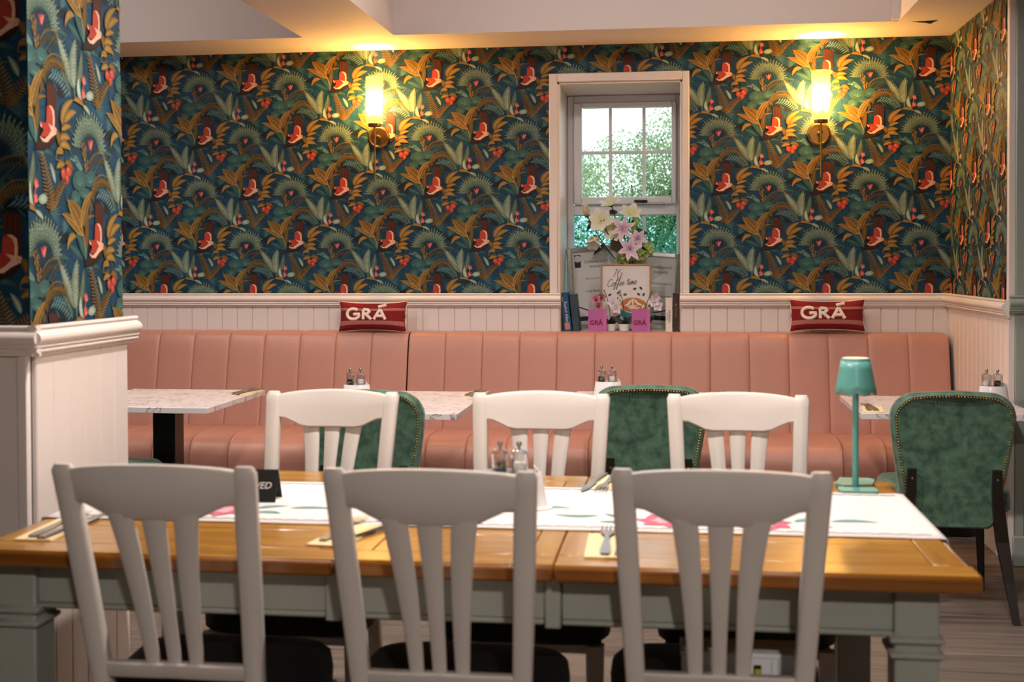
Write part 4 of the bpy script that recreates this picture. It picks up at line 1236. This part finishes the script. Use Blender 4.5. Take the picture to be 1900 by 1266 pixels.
# ------------------------------------------------------------------ place settings
def cutlery(kind):
    g = G()
    if kind == 'fork':
        n = 9; v = []; f = []
        prof = [(0, .0065, .003), (.02, .0085, .0032), (.05, .0072, .0032), (.09, .0042, .0045), (.115, .0032, .006), (.130, .0060, .0055), (.142, .0115, .004), (.156, .0120, .0035)]
        for yq, w, z in prof: v += [(-w, yq, z), (w, yq, z), (w, yq, z + .0022), (-w, yq, z + .0022)]
        for i in range(len(prof) - 1):
            for k in range(4): f.append((i * 4 + k, i * 4 + (k + 1) % 4, (i + 1) * 4 + (k + 1) % 4, (i + 1) * 4 + k))
        f += [(0, 1, 2, 3), tuple(range(len(v) - 4, len(v)))]
        g.add(v, f)
        for q in range(4):
            xq = -.0105 + .007 * q
            g.tube([(xq, .154, .0048), (xq, .178, .0042), (xq, .200, .0058)], [.0017, .0015, .0008], 5)
    else:
        n = 9; v = []; f = []
        prof = [(0, .008, .003), (.03, .0085, .004), (.09, .0065, .004), (.105, .006, .003), (.115, .0095, .0018), (.16, .0100, .0016), (.19, .007, .0014), (.21, .001, .0012)]
        for yq, w, h_ in prof: v += [(-w, yq, .0005), (w, yq, .0005), (w * .8, yq, .0005 + h_ * 1.6), (-w * .8, yq, .0005 + h_ * 1.6)]
        for i in range(len(prof) - 1):
            for k in range(4): f.append((i * 4 + k, i * 4 + (k + 1) % 4, (i + 1) * 4 + (k + 1) % 4, (i + 1) * 4 + k))
        f += [(0, 1, 2, 3), tuple(range(len(v) - 4, len(v)))]
        g.add(v, f)
    return g.mesh(kind, 'steel', angle=40)
fork_me, knife_me = cutlery('fork'), cutlery('knife')
nap = G()
for k, (x0, x1, z) in enumerate(((-.043, .043, 0), (-.042, .0405, .0016), (-.0425, .041, .0032))):
    nap.box((x0, -.115, z), (x1, .115 - .003 * k, z + .0014), .0006)
nap_me = nap.mesh('napkin', 'napkin_cream')
def setting(x, y_, z, rz, where, fork=(-.012, -.055), knife=(.016, -.095), fr=0.0, kr=-.04, sc=1.35):
    o = tag(link('napkin', nap_me, None, (x, y_, z), (0, 0, rz)), 'folded cream paper napkin ' + where, 'napkin', 'folded paper napkins')
    c, s = cos(rz), sin(rz)
    for nm, me, (a, b), r in (('fork', fork_me, fork, fr), ('knife', knife_me, knife, kr)):
        q = tag(link(nm, me, None, (x + c * a - s * b, y_ + s * a + c * b, z + .0048), (0, 0, rz + r)), f'steel {nm} on the napkin ' + where, nm, 'steel cutlery')
        q.scale = (sc, sc, 1.0)
setting(-1.408, 2.695, TZ, .05, 'at the left end of the wooden table', fork=(-.008, -.10), knife=(.018, -.112), fr=-.03, kr=-.10)
setting(-.728, 2.712, TZ, -.17, 'left of the middle near chair', fork=(-.018, -.085), knife=(.02, -.06), fr=.06, kr=-.22)
setting(-.146, 2.672, TZ, .02, 'between the middle and right near chairs', fork=(.0, -.10), knife=(.03, -.10), fr=.0, kr=-.03)
setting(-.192, 3.432, TZ, pi - .12, 'on the far edge of the wooden table', fork=(-.012, -.11), knife=(.022, -.125), fr=.0, kr=-.04)
setting(-2.108, 5.96, .75, -.10, 'on the marble table by the partition', fork=(-.012, -.12), knife=(.014, -.125))
setting(-.965, 6.00, .75, -.10, 'on the marble table left of the middle far chair', fork=(-.012, -.12), knife=(.014, -.125))
setting(.205, 6.05, .75, -.06, 'on the marble table above the right far chair', fork=(-.012, -.12), knife=(.014, -.125))
setting(.845, 5.525, .75, -.10, 'on the right marble table beside the teal lamp', fork=(-.018, -.075), knife=(.012, -.085), fr=.06, kr=.10)

# ------------------------------------------------------------------ table runner
rn = thing('table_runner', 'white embroidered table runner along the wooden table', 'table runner', (0, 0, 0))
RY0, RY1 = 2.818, 3.352
prof = [(TX0 - .004, .66), (TX0 - .004, .77), (TX0 - .001, .7805), (TX0 + .012, .7822)] + [(x, .7812) for x in np.linspace(TX0 + .05, TX1 - .05, 30)] + [(TX1 - .012, .7822), (TX1 + .001, .7805), (TX1 + .004, .77), (TX1 + .004, .66)]
g = G(); v = []; f = []; nr = 9
for i, (x, z) in enumerate(prof):
    for j in range(nr):
        t = j / (nr - 1)
        wv = .0012 * sin(x * 9 + (0 if j < nr / 2 else 2)) if j in (0, nr - 1) else 0
        v.append((x, RY0 + (RY1 - RY0) * t + wv, z + (.0010 * abs(sin(x * 11)) if j in (0, nr - 1) else 0)))
for i in range(len(prof) - 1):
    for j in range(nr - 1): f.append((i * nr + j, i * nr + j + 1, (i + 1) * nr + j + 1, (i + 1) * nr + j))
o = g.add(v, f).build('cloth', 'cloth_white', rn, angle=70)
sd = o.modifiers.new('thick', 'SOLIDIFY'); sd.thickness = .0012; sd.offset = 1
mat('stitch_grey', '#8f8f96', 0.8); mat('stitch_pink', '#c7667c', 0.8, var=.2, scale=90); mat('stitch_teal', '#6fa09c', 0.8, var=.15, scale=90); mat('stitch_rose', '#e3a9b2', 0.8)
RZ = .7838
for yy_ in (RY0 + .030, RY1 - .030):
    s_ = 1 if yy_ < 3 else -1
    g = G(); x = TX0 + .03
    while x < TX1 - .03:
        g.tube([(x + .0095 * k, yy_ + s_ * .006 * sin(pi * k / 4), RZ) for k in range(5)], .0010, 4, cap=False); x += .040
    tag(g.build('scallop_stitching', 'stitch_grey', rn, fix=False), kind='stuff')
def flat_leaf(g, x, y_, L, W, a, z=RZ):
    ca, sa = cos(a), sin(a); v = []; n = 8
    for i in range(n + 1):
        t = i / n; w = W * sin(pi * t ** .8); lx = L * t; ly = .12 * L * sin(pi * t)
        for s in (-1, 0, 1): v.append((x + ca * lx - sa * (ly + s * w), y_ + sa * lx + ca * (ly + s * w), z + (.0006 if s == 0 else 0)))
    f = []
    for i in range(n):
        q = i * 3; f += [(q, q + 1, q + 4, q + 3), (q + 1, q + 2, q + 5, q + 4)]
    g.add(v, f)
def posy(x, y_, s):
    g = G(); rnd = random.Random(int(x * 100) + 3)
    for k in range(7): flat_leaf(g, x, y_, .075, .026, 2 * pi * k / 7 + .3)
    g.build('embroidered_flower', 'stitch_pink', rn, fix=False)
    g = G()
    for k in range(6): flat_leaf(g, x, y_, .040, .014, 2 * pi * k / 6, RZ + .0007)
    g.build('embroidered_petals', 'stitch_rose', rn, fix=False)
    for dx, dy, a, L in ((.075, .03, .5, .085), (.09, -.01, -.2, .07), (.16, .045, .0, .11)):
        g = G(); flat_leaf(g, x + s * dx, y_ + dy, L, .014, a if s > 0 else pi - a); g.build('embroidered_leaf', 'stitch_teal', rn, fix=False)
posy(-1.105, 2.945, 1); posy(-.52, 3.02, 1); posy(-.02, 2.94, -1); posy(.20, 2.93, 1)

# ------------------------------------------------------------------ reserved card
t = thing('table_sign', 'black folded tent card with white lettering on the runner', 'sign', (-1.105, 3.085, .7832), .06)
t['label'] = 'black folded RESERVED tent card on the runner'
w, hh, dd = .098, .078, .036
G().add([(-w, -dd, 0), (w, -dd, 0), (w, 0, hh), (-w, 0, hh), (-w, -dd + .0015, 0), (w, -dd + .0015, 0), (w, .001, hh - .003), (-w, .001, hh - .003)],
        [(0, 1, 2, 3), (4, 5, 6, 7), (0, 1, 5, 4), (1, 2, 6, 5), (2, 3, 7, 6), (3, 0, 4, 7)]).build('front_leaf', 'card_black', t, smooth=False)
G().add([(-w, dd, 0), (w, dd, 0), (w, 0, hh), (-w, 0, hh), (-w, dd - .0015, 0), (w, dd - .0015, 0), (w, -.001, hh - .003), (-w, -.001, hh - .003)],
        [(0, 1, 2, 3), (4, 5, 6, 7), (0, 1, 5, 4), (1, 2, 6, 5), (2, 3, 7, 6), (3, 0, 4, 7)]).build('rear_leaf', 'card_black', t, smooth=False)
text('lettering', 'RESERVED', .0245, t, (.028, -dd * .5 - .0012, hh * .5), (radians(65), 0, 0), 'paper_white', shear=.25)

# ------------------------------------------------------------------ teal table lamp
t = thing('table_lamp', 'teal metal table lamp with scalloped shade on the wooden table', 'lamp', (.478, 3.44, TZ + .0003))
G().prism([(-.046, -.095), (.046, -.095), (.052, -.070), (.046, -.030), (-.046, -.030), (-.052, -.070)], 0.003, .0085, axis='z').build('base_plate', 'teal_paint', t, smooth=False)
G().prism([(-.050, .000), (-.026, .095), (.052, .095), (.064, .070), (.045, -.012), (-.03, -.028)], .0035, .012, axis='z').build('base_plate', 'teal_paint', t, smooth=False)
G().tube([(0, -.02, .004), (0, -.02, .30)], .0085, 16).build('stem', 'teal_paint', t)
v = []; f = []; n = 96
for zz in (0, .25, .5, .75, 1.0):
    for k in range(n):
        a = 2 * pi * k / n; r = .0540 - .0155 * zz; sc_ = .0085 * abs(sin(4 * a + .3)) * (1 - zz)
        v.append((r * cos(a), -.02 + r * sin(a), .263 - sc_ + .082 * zz + .0 ))
for i in range(4):
    for k in range(n): f.append((i * n + k, i * n + (k + 1) % n, (i + 1) * n + (k + 1) % n, (i + 1) * n + k))
o = G().add(v, f).build('shade', 'teal_paint', t, angle=60); sd = o.modifiers.new('thick', 'SOLIDIFY'); sd.thickness = .0012
G().lathe([(.0375, .345), (.0375, .349), (.036, .3505), (0, .3505)], 40, (0, -.02, 0)).build('top_rim', 'teal_paint', t)
G().lathe([(.034, .3507), (.034, .352), (0, .352)], 40, (0, -.02, 0)).build('top_diffuser', 'lamp_diffuser', t)

# ------------------------------------------------------------------ carton on the near right chair
t = thing('carton', 'white carton with a small yellow mark on the near right chair', 'box', (.135, 2.70, .5135), 0)
G().box((-.122, -.05, 0), (.122, .05, .046), .002).build('body', 'box_white', t)
G().box((-.124, -.052, .044), (.124, .052, .054), .002).build('lid', 'box_white', t)
o = G().box((.028, -.0515, .006), (.044, -.050, .030)).build('mark', 'black_metal', t, smooth=False)
G().box((.031, -.0522, .008), (.043, -.0515, .022)).build('yellow_patch', 'label_yellow', o, smooth=False)
for xx in (.065, .078): G().box((xx, -.0512, .002), (xx + .0012, -.050, .042)).build('crease', 'sage_paint', t, smooth=False)

# ------------------------------------------------------------------ things on the window sill
SZ = OZ0 + .0105
def frame(name, label, x, y_, w, h, fw, fm, tilt, roll, depth=.02):
    t = thing(name, label, 'picture frame', (x, y_, SZ), rot=(tilt, roll, 0))
    for a, b in (((-w / 2, 0, 0), (-w / 2 + fw, depth, h)), ((w / 2 - fw, 0, 0), (w / 2, depth, h)), ((-w / 2 + fw, 0, h - fw), (w / 2 - fw, depth, h)), ((-w / 2 + fw, 0, 0), (w / 2 - fw, depth, fw))):
        G().box(a, b, min(.007, fw * .3)).build('moulding', fm, t)
    return t
# silver award frames
for side, x, y_, h, roll, lab in ((-1, -.435, 7.575, .505, -.07, 'silver framed award certificate on the left of the sill'), (1, -.172, 7.622, .470, .065, 'silver framed award certificate on the right of the sill')):
    W_ = .375
    t = frame('award_frame', lab, x, y_, W_, h, .034, 'silver_frame', -.04, roll); t['group'] = 'silver framed awards'
    G().box((-W_ / 2 + .03, .010, .03), (W_ / 2 - .03, .018, h - .03)).build('certificate', 'paper_grey', t, smooth=False)
    G().box((-W_ / 2 + .033, .005, .033), (W_ / 2 - .033, .007, h - .033)).build('glass', 'picture_glass', t, smooth=False)
    R = (pi / 2, 0, 0)
    cx = -.012 if side < 0 else .066
    text('lettering', 'CONNAUGHT', .0215, t, (cx, .0095, h - .095), R, 'ink', extrude=.0002); text('lettering', 'WINNER', .0215, t, (cx, .0095, h - .125), R, 'ink', extrude=.0002)
    text('lettering', 'Best Casual Dining' if side < 0 else 'CUSTOMER SERVICE', .0155, t, (cx if side > 0 else -.02, .0095, h - .195), R, 'ink', extrude=.0002)
    text('lettering', 'Lana Restaurant', .021, t, (cx if side > 0 else -.02, .0095, h - .270), R, 'ink', shear=.35, extrude=.0002)
    if side < 0:
        b = G().box((-.142, .0085, h - .125), (-.104, .0099, h - .048)).build('badge', 'ink_navy', t, smooth=False)
        g = G().lathe([(.021, 0), (.021, .001), (.013, .001), (.013, .0012), (0, .0012)], 24); g.v = [(-.123 + a, .0085 - c_, h - .072 + b_) for a, b_, c_ in g.v]; g.build('seal', 'paper_grey', b)
    G().box((-W_ / 2 + .036, .0088, .055), (W_ / 2 - .036, .0099, .082)).build('footer_band', 'ink_navy', t, smooth=False)
    g = G().tube([(-W_ / 2 + .035 + (W_ - .07) * k / 12, .0092, .150 - .05 * sin(pi * (k / 12) * .9)) for k in range(13)], .0035, 4); g.build('flourish', 'ink', t)
# coffee print
t = frame('coffee_print', "pale wood framed print reading It's Coffee time", -.287, 7.405, .297, .393, .010, 'frame_wood', -.06, 0, .016)
G().box((-.140, .006, .008), (.140, .012, .385)).build('mount', 'paper_white', t, smooth=False)
pr_ = G().box((-.118, .0045, .02), (.118, .0061, .362)).build('sheet', 'paper_grey', t, smooth=False)
R = (pi / 2, 0, 0)
SCRIPT = {'I': ([[(.2, 1), (.13, .5), (.0, 0)], [(.05, .98), (.34, 1.03)]], .34), 't': ([[(.2, .9), (.12, .3), (.15, .05), (.3, .03)], [(.0, .60), (.34, .66)]], .30),
          "'": ([[(.10, 1.02), (.06, .86)]], .14), 's': ([[(0, .05), (.18, .04), (.24, .2), (.12, .36), (.2, .54), (.3, .44)]], .34),
          'C': ([[(.58, .82), (.42, 1), (.17, .85), (.04, .42), (.14, .06), (.38, -.02), (.62, .18)]], .60),
          'o': ([[(.28, .5), (.1, .45), (.02, .2), (.14, 0), (.31, .12), (.28, .48), (.44, .44)]], .40),
          'f': ([[(-.04, .2), (.18, .6), (.32, 1.02), (.22, 1.1), (.15, .7), (.11, 0), (.07, -.45), (-.02, -.38), (.1, -.02), (.34, .2)]], .32),
          'e': ([[(-.02, .2), (.22, .28), (.25, .46), (.13, .5), (.03, .25), (.12, 0), (.34, .14)]], .34),
          'i': ([[(-.02, .12), (.11, .5), (.09, .12), (.16, 0), (.3, .14)], [(.15, .70), (.17, .76)]], .28),
          'm': ([[(0, 0), (.06, .46), (.05, .1), (.15, .46), (.22, .4), (.2, 0), (.31, .44), (.39, .38), (.37, .05), (.54, .12)]], .50)}
def handwrite(body, size, x, z, slope):
    g = G()
    for ch in body:
        if ch == ' ': x += .22 * size; z += .22 * size * slope; continue
        ss, adv = SCRIPT[ch]
        for st in ss:
            pts = smooth_path([(a, b, 0) for a, b in st], 4)
            g.tube([(x + (p.x + .22 * p.y) * size, .0036, z + p.y * size + p.x * size * slope) for p in pts], .0016, 5, flat=.4, up=(0, 1, 0))
        x += adv * size; z += adv * size * slope
    return g.build('lettering', 'ink', t, fix=False)
handwrite("It's", .044, -.072, .318, .0)
handwrite('Coffee time', .044, -.112, .258, .09)
mat('print_teal', '#1f6c80', 0.5, scale=30, var_col='#2f8a98'); mat('print_coffee', '#b96a34', 0.5, scale=40, var_col='#d08a4e'); mat('print_cream', '#efe6da', 0.5); mat('print_bean', '#4a4443', 0.6)
cx, cz = .045, .150
g = G(); poly = [(cx - .082, cz)] + [(cx + .082 * cos(a), cz - .115 * abs(sin(a)) ** .8) for a in np.linspace(pi, 2 * pi, 16)][1:]; g.prism([(a, b) for a, b in poly], .0030, .0044)
cup = g.build('cup_drawing', 'print_teal', t, smooth=False)
G().tube([(cx + .078, .0035, cz - .01), (cx + .112, .0035, cz + .005), (cx + .11, .0035, cz - .04), (cx + .06, .0035, cz - .05)], .006, 6, flat=.2, up=(0, 1, 0)).build('handle_drawing', 'print_teal', cup)
def disc(rx, rz_, y0, y1, m, nm, dx=0, dz=0, rot=0.0):
    pts = []
    for k in range(28):
        a = 2 * pi * k / 28; p, q = rx * cos(a), rz_ * sin(a)
        pts.append((cx + dx + p * cos(rot) - q * sin(rot), cz + dz + p * sin(rot) + q * cos(rot)))
    return G().prism(pts, y0, y1).build(nm, m, cup, smooth=False)
disc(.084, .048, .0024, .0030, 'print_cream', 'cup_rim', rot=-.05); disc(.079, .044, .0019, .0024, 'print_coffee', 'coffee_drawing', rot=-.05)
for k, (dx, dz, rx, rz_, ro) in enumerate([(-.024, .016, .022, .0055, .9), (-.004, .020, .020, .0055, 1.5), (.018, .017, .022, .0055, -.9), (.034, .006, .018, .005, -.4), (-.038, .002, .016, .005, .4), (-.008, -.006, .030, .0045, .1), (.004, -.017, .034, .0045, .05), (.010, -.028, .028, .004, .1), (.055, -.008, .012, .006, 1.1)]):
    disc(rx, rz_, .0014 - .00003 * k, .0019, 'print_cream', 'latte_art', dx, dz, ro)
for k, (bx, bz, ro) in enumerate([(.052, .246, .3), (.088, .250, -.9), (-.045, .222, .8), (-.005, .212, .2), (.075, .214, -.6), (.104, .212, 1.2), (-.095, .21, .6)]):
    pts = [(bx + .011 * cos(a) * cos(ro) - .007 * sin(a) * sin(ro), bz + .011 * cos(a) * sin(ro) + .007 * sin(a) * cos(ro)) for a in np.linspace(0, 2 * pi, 12)[:-1]]
    G().prism(pts, .0036, .0044).build('bean_drawing', 'print_bean', t, smooth=False)
# pink gift cards
for x, lab in ((-.448, 'small pink box reading GRÁ, left of the white pots'), (-.196, 'small pink box reading GRÁ, right of the white pots')):
    t = thing('gift_box', lab, 'box', (x, 7.275, SZ), group='pink boxes on the sill')
    G().box((-.053, 0, 0), (.053, .035, .129), .0015).build('box', 'pink_card', t)
    G().box((.036, -.0012, 0.001), (.054, .0355, .1285), .0008).build('spine', 'pink_card_spine', t)
    text('lettering', 'GRÁ', .037, t, (-.006, -.0012, .050), (pi / 2, 0, 0), 'ink_red', offset=.0010, space=1.02)
# books
def book(x, y_, th, h, d, m, tilt, label, words_=None, wsize=.02, wm='paper_white', extra=None):
    t = thing('book', label, 'book', (x, y_, SZ), rot=(0, tilt, 0), group='books on the window sill')
    G().box((-th / 2, 0, 0), (th / 2, .003, h), .001).build('spine', m, t)
    G().box((-th / 2, .003, 0), (-th / 2 + .002, d, h), .0006).build('cover', m, t); G().box((th / 2 - .002, .003, 0), (th / 2, d, h), .0006).build('cover', m, t)
    G().box((-th / 2 + .002, .003, .003), (th / 2 - .002, d - .004, h - .003)).build('pages', 'pages', t, smooth=False)
    if words_:
        for dx, wz, body, sz in words_: text('lettering', body, sz, t, (dx, -.0006, wz), (pi / 2, pi / 2, 0), wm, extrude=.0002)
    return t
mat('print_skin', '#c27f68', 0.6)
b = book(-.618, 7.275, .045, .228, .16, 'book_blue', -.115, 'blue cookery book leaning at the left end of the sill', [(.002, .115, 'Rachel Allen', .024), (-.010, .19, 'Coast', .012)])
G().box((-.014, -.001, .012), (.014, 0.0, .052), .0004).build('portrait_print', 'print_skin', b)
book(-.570, 7.280, .038, .218, .15, 'book_navy', -.10, 'slate blue book leaning against the blue cookery book')
book(-.034, 7.275, .038, .196, .15, 'book_cream', 0, 'cream book standing left of the brown book', [(.003, .09, 'NUSEIAN', .017), (-.010, .09, 'KITCHEN', .010)], wm='ink')
b = book(.006, 7.278, .036, .224, .16, 'book_brown', 0, 'dark brown book at the right end of the sill', [(.0, .11, 'The Kitchen', .012)], wm='frame_wood')
G().box((-.005, -.001, .150), (.005, 0.0, .162), .0003).build('emblem', 'brass', b)

# ------------------------------------------------------------------ flowers
def petal_flower(g, pos, axis, n, L, W, a0, a1, cbase, ctip, cedge=None, twist=0.0, seed=0, cup=.2):
    rnd = random.Random(seed)
    A = Vector(axis).normalized(); X = A.cross(Vector((0, 0, 1)))
    if X.length < .01: X = Vector((1, 0, 0))
    X.normalize(); Y = A.cross(X)
    for k in range(n):
        th = 2 * pi * k / n + twist + rnd.uniform(-.12, .12); rad = X * cos(th) + Y * sin(th); tan = A.cross(rad)
        l = L * rnd.uniform(.9, 1.08); p = Vector(pos); v = []; c = []; m = 6
        off = (k % 2) * .0008
        for i in range(m + 1):
            t = i / m; ang = radians(a0 + (a1 - a0) * t)
            if i: p = p + (A * cos(ang) + rad * sin(ang)) * (l / m)
            nn = (-A * sin(ang) + rad * cos(ang)); w = W * (sin(pi * min(.999, (.08 + .92 * t)) ** .75) ** .8)
            for s in (-1, 0, 1):
                v.append(p + tan * (s * w / 2) + nn * (-cup * w * (0 if s else 1) * -.4) + A * (.0005 * k))
                q = [cbase[j] + (ctip[j] - cbase[j]) * t ** .7 for j in range(3)]
                if cedge and s: q = [q[j] * .35 + cedge[j] * .65 for j in range(3)]
                c.append(tuple(q))
        f = []
        for i in range(m):
            q = i * 3; f += [(q, q + 1, q + 4, q + 3), (q + 1, q + 2, q + 5, q + 4)]
        g.add(v, f, c)
def leaf3(g, p, d, L, W, col, droop=.2, up=(0, 0, 1)):
    D = Vector(d).normalized(); S = D.cross(Vector(up)); S = S.normalized() if S.length > .01 else Vector((1, 0, 0)); N = S.cross(D)
    v = []; c = []; m = 6
    for i in range(m + 1):
        t = i / m; q = Vector(p) + D * L * t - N * droop * L * t * t; w = W * sin(pi * min(.999, .06 + .94 * t) ** .8)
        for s in (-1, 0, 1): v.append(q + S * s * w / 2 - N * (0.12 * w if s == 0 else 0)); c.append(jit(col, .15))
    f = []
    for i in range(m):
        a = i * 3; f += [(a, a + 1, a + 4, a + 3), (a + 1, a + 2, a + 5, a + 4)]
    g.add(v, f, c)
bq = thing('flower_bouquet', 'bouquet of white magnolias and pink lilies behind the coffee print', 'flowers', (0, 0, 0))
VX, VY = -.275, 7.522
bq.location = (VX, VY, SZ)
def L_(x, z, y_=0): return Vector((x - VX, y_, z - SZ))
G().lathe([(.03, 0), (.036, .01), (.045, .12), (.040, .24), (.034, .30), (.038, .33), (.033, .33), (.036, .24), (.040, .12), (.03, .012), (0, .012)], 24).build('vase', 'porcelain', bq)
cream = hx('#f1ece2'); ylw = hx('#d6d883'); wht = hx('#f6f4f2'); pinkL = hx('#e9cfe0'); pinkM = hx('#b673a8'); grnb = hx('#7f9a3c'); brownl = hx('#3a2a1c'); darkg = hx('#1d3026')
mouth = L_(-.275, 1.32)
def stem(to, bend=(0, 0, 0)):
    mid = (mouth + to) / 2 + Vector(bend)
    G().tube([tuple(p) for p in bez(mouth, mid, to, 8)], [.0035] * 9, 6).build('stem', 'stem_green', bq)
mags = [(-.375, 1.728, -.01, (-.25, -.5, .9), 45, 80, .085, .055), (-.522, 1.668, -.01, (-.15, -.3, 1), 8, 18, .085, .045), (-.438, 1.637, -.03, (-.1, -1, .25), 55, 85, .085, .075),
        (-.265, 1.672, -.01, (.15, -.7, .8), 50, 80, .085, .06), (-.470, 1.545, -.03, (-.2, -.5, -.9), 25, 45, .095, .062), (-.362, 1.585, -.015, (-.3, -.8, .1), 55, 85, .085, .075)]
for i, (x, z, y_, ax, a0, a1, L, W) in enumerate(mags):
    p = L_(x, z, y_); stem(p, (.02 * (-1) ** i, 0, -.03))
    g = G(); petal_flower(g, p, ax, 6, L, W, a0, a1, ylw, cream if i % 2 else wht, twist=.4 * i, seed=i); fl = g.build('magnolia', 'vcol_soft', bq, angle=80, fix=False)
    g = G(); petal_flower(g, p - Vector(ax).normalized() * .008, ax, 4, .03, .024, 40, 70, grnb, darkg, seed=i); g.build('calyx', 'vcol_soft', fl, angle=80, fix=False)
lil = [(-.303, 1.584, -.06, (-.2, -1, .25), .085, .036), (-.222, 1.527, -.05, (.3, -1, .2), .070, .032), (-.265, 1.468, -.075, (.0, -1, .1), .085, .038)]
for i, (x, z, y_, ax, L, W) in enumerate(lil):
    p = L_(x, z, y_); stem(p, (.01, .02, -.02))
    g = G(); petal_flower(g, p, ax, 6, L, W, 45, 105, pinkM, pinkL, cedge=hx('#f3e6ee'), twist=.3 + .5 * i, seed=20 + i); fl = g.build('lily', 'vcol_soft', bq, angle=80, fix=False)
    g = G(); A = Vector(ax).normalized()
    for k in range(5):
        e = p + A * .035 + Vector((.012 * cos(k * 1.26), 0, .012 * sin(k * 1.26))); g.tube([tuple(p), tuple(e)], .0010, 4, col=hx('#9bb06a')); g.lathe([(0, -.003), (.002, 0), (0, .003)], 6, tuple(e), col=hx('#7a3a24'))
    g.build('stamens', 'vcol_soft', fl, fix=False)
g = G(); a = L_(-.250, 1.572, -.06); b = L_(-.218, 1.66, -.06); stem(a)
g.tube([tuple(a.lerp(b, t)) for t in (0, .25, .5, .75, 1)], [.006, .013, .014, .010, .002], 10, col=hx('#a3ab38')); g.build('lily_bud', 'vcol_soft', bq)
for (x, z, y_, d, L, W, col) in [(-.355, 1.535, -.05, (.25, -.1, -1), .10, .070, brownl), (-.340, 1.686, -.01, (-1, -.1, .1), .065, .030, brownl), (-.235, 1.580, -.03, (1, -.1, -.25), .085, .032, darkg),
                                 (-.385, 1.595, -.01, (-1, 0, .1), .055, .035, brownl), (-.490, 1.625, 0, (-.7, 0, -.8), .06, .025, darkg), (-.36, 1.70, 0, (-.9, 0, -.5), .05, .03, grnb),
                                 (-.505, 1.650, -.01, (.3, -.5, -.6), .04, .035, brownl), (-.42, 1.50, 0, (-.8, 0, -.75), .10, .026, darkg), (-.21, 1.50, -.03, (.6, 0, -.6), .06, .03, darkg), (-.24, 1.64, 0, (-.4, 0, -.9), .05, .03, brownl)]:
    g = G(); leaf3(g, L_(x, z, y_), d, L, W, col, up=(0, -1, .3)); g.build('leaf', 'vcol_soft', bq, angle=80, fix=False)
g = G(); rnd = random.Random(4)
for k in range(120):
    while True:
        q = Vector((rnd.uniform(-1, 1), rnd.uniform(-1, .5), rnd.uniform(-1, 1)))
        if .55 < q.length < 1: break
    p = L_(-.232, 1.443, -.02) + Vector((q.x * .115, q.y * .06, q.z * .062 + .35 * q.x * .11))
    petal_flower(g, p, tuple(q + Vector((0, -.6, 0))), 4, .017, .016, 55, 80, hx('#8fa648'), [hx('#b7c66e'), hx('#cfd89a'), hx('#9db35a')][k % 3], seed=k)
tag(g.build('hydrangea', 'vcol_soft', bq, fix=False), kind='stuff')
# little orchids
def orchid(x, y_, label, kind):
    t = thing('potted_orchid', label, 'orchid', (x, y_, SZ), group='little orchids on the sill')
    pot = G().lathe([(.024, 0), (.028, .003), (.036, .040), (.037, .042), (.034, .042), (.033, .037), (0, .036)], 24).build('pot', 'porcelain', t)
    G().lathe([(.033, .036), (.02, .039), (0, .040)], 16).build('soil', 'soil', pot)
    for d, L, W in (((-.8, -.3, .7), .085, .034), ((.7, -.3, .8), .085, .034), ((.1, -.6, .6), .06, .028)):
        g = G(); leaf3(g, (0, 0, .036), d, L, W, hx('#16241c'), droop=.35, up=(0, -1, .4)); g.build('leaf', 'vcol_soft', t, angle=80, fix=False)
    cfgs = {'pink': ([(-.082, -.01, .185), (-.068, -.015, .150), (-.055, -.005, .200)], hx('#9b3f57'), hx('#d99aa5')),
            'bud': ([(-.066, .0, .165), (-.045, -.015, .135)], hx('#cfc3cc'), hx('#e9e2e6')),
            'white': ([(.055, -.01, .170), (.075, -.012, .150), (.062, -.008, .195)], hx('#d9bfd6'), hx('#eee6ee'))}
    pts, cb, ct = cfgs[kind]
    top = Vector((pts[0][0] * .6 + .012, 0, .235))
    G().tube([tuple(p) for p in bez((0, 0, .037), (0, 0, .17), top, 8)], .0022, 6).build('stem', 'stem_green', t)
    for i, p in enumerate(pts):
        g = G(); petal_flower(g, p, (-.2 + .2 * i, -1, .1 - .2 * i), 5, .036, .032, 55, 85, cb, ct, twist=i, seed=i + 40); fl = g.build('bloom', 'vcol_soft', t, angle=80, fix=False)
        g = G(); petal_flower(g, Vector(p) + Vector((0, -.006, -.004)), (0, -1, -.3), 3, .014, .012, 30, 60, hx('#8d2a45') if kind == 'pink' else hx('#e7d9a0'), cb, seed=i); g.build('lip', 'vcol_soft', fl, fix=False)
    g = G()
    for k in range(5):
        q = top + Vector((-.004 + .006 * (-1) ** k, -.003, -.014 * k)); g.lathe([(0, -.006), (.005, -.002), (.0055, .002), (0, .007)], 8, tuple(q), col=[grnb, hx('#5f7c2a')][k % 2])
    g.build('buds', 'vcol_soft', t)
orchid(-.375, 7.350, 'little pink orchid in a white pot behind the left pink box', 'pink')
orchid(-.293, 7.335, 'little orchid with green buds in the middle white pot', 'bud')
orchid(-.175, 7.355, 'little white orchid rising behind the right pink box', 'white')
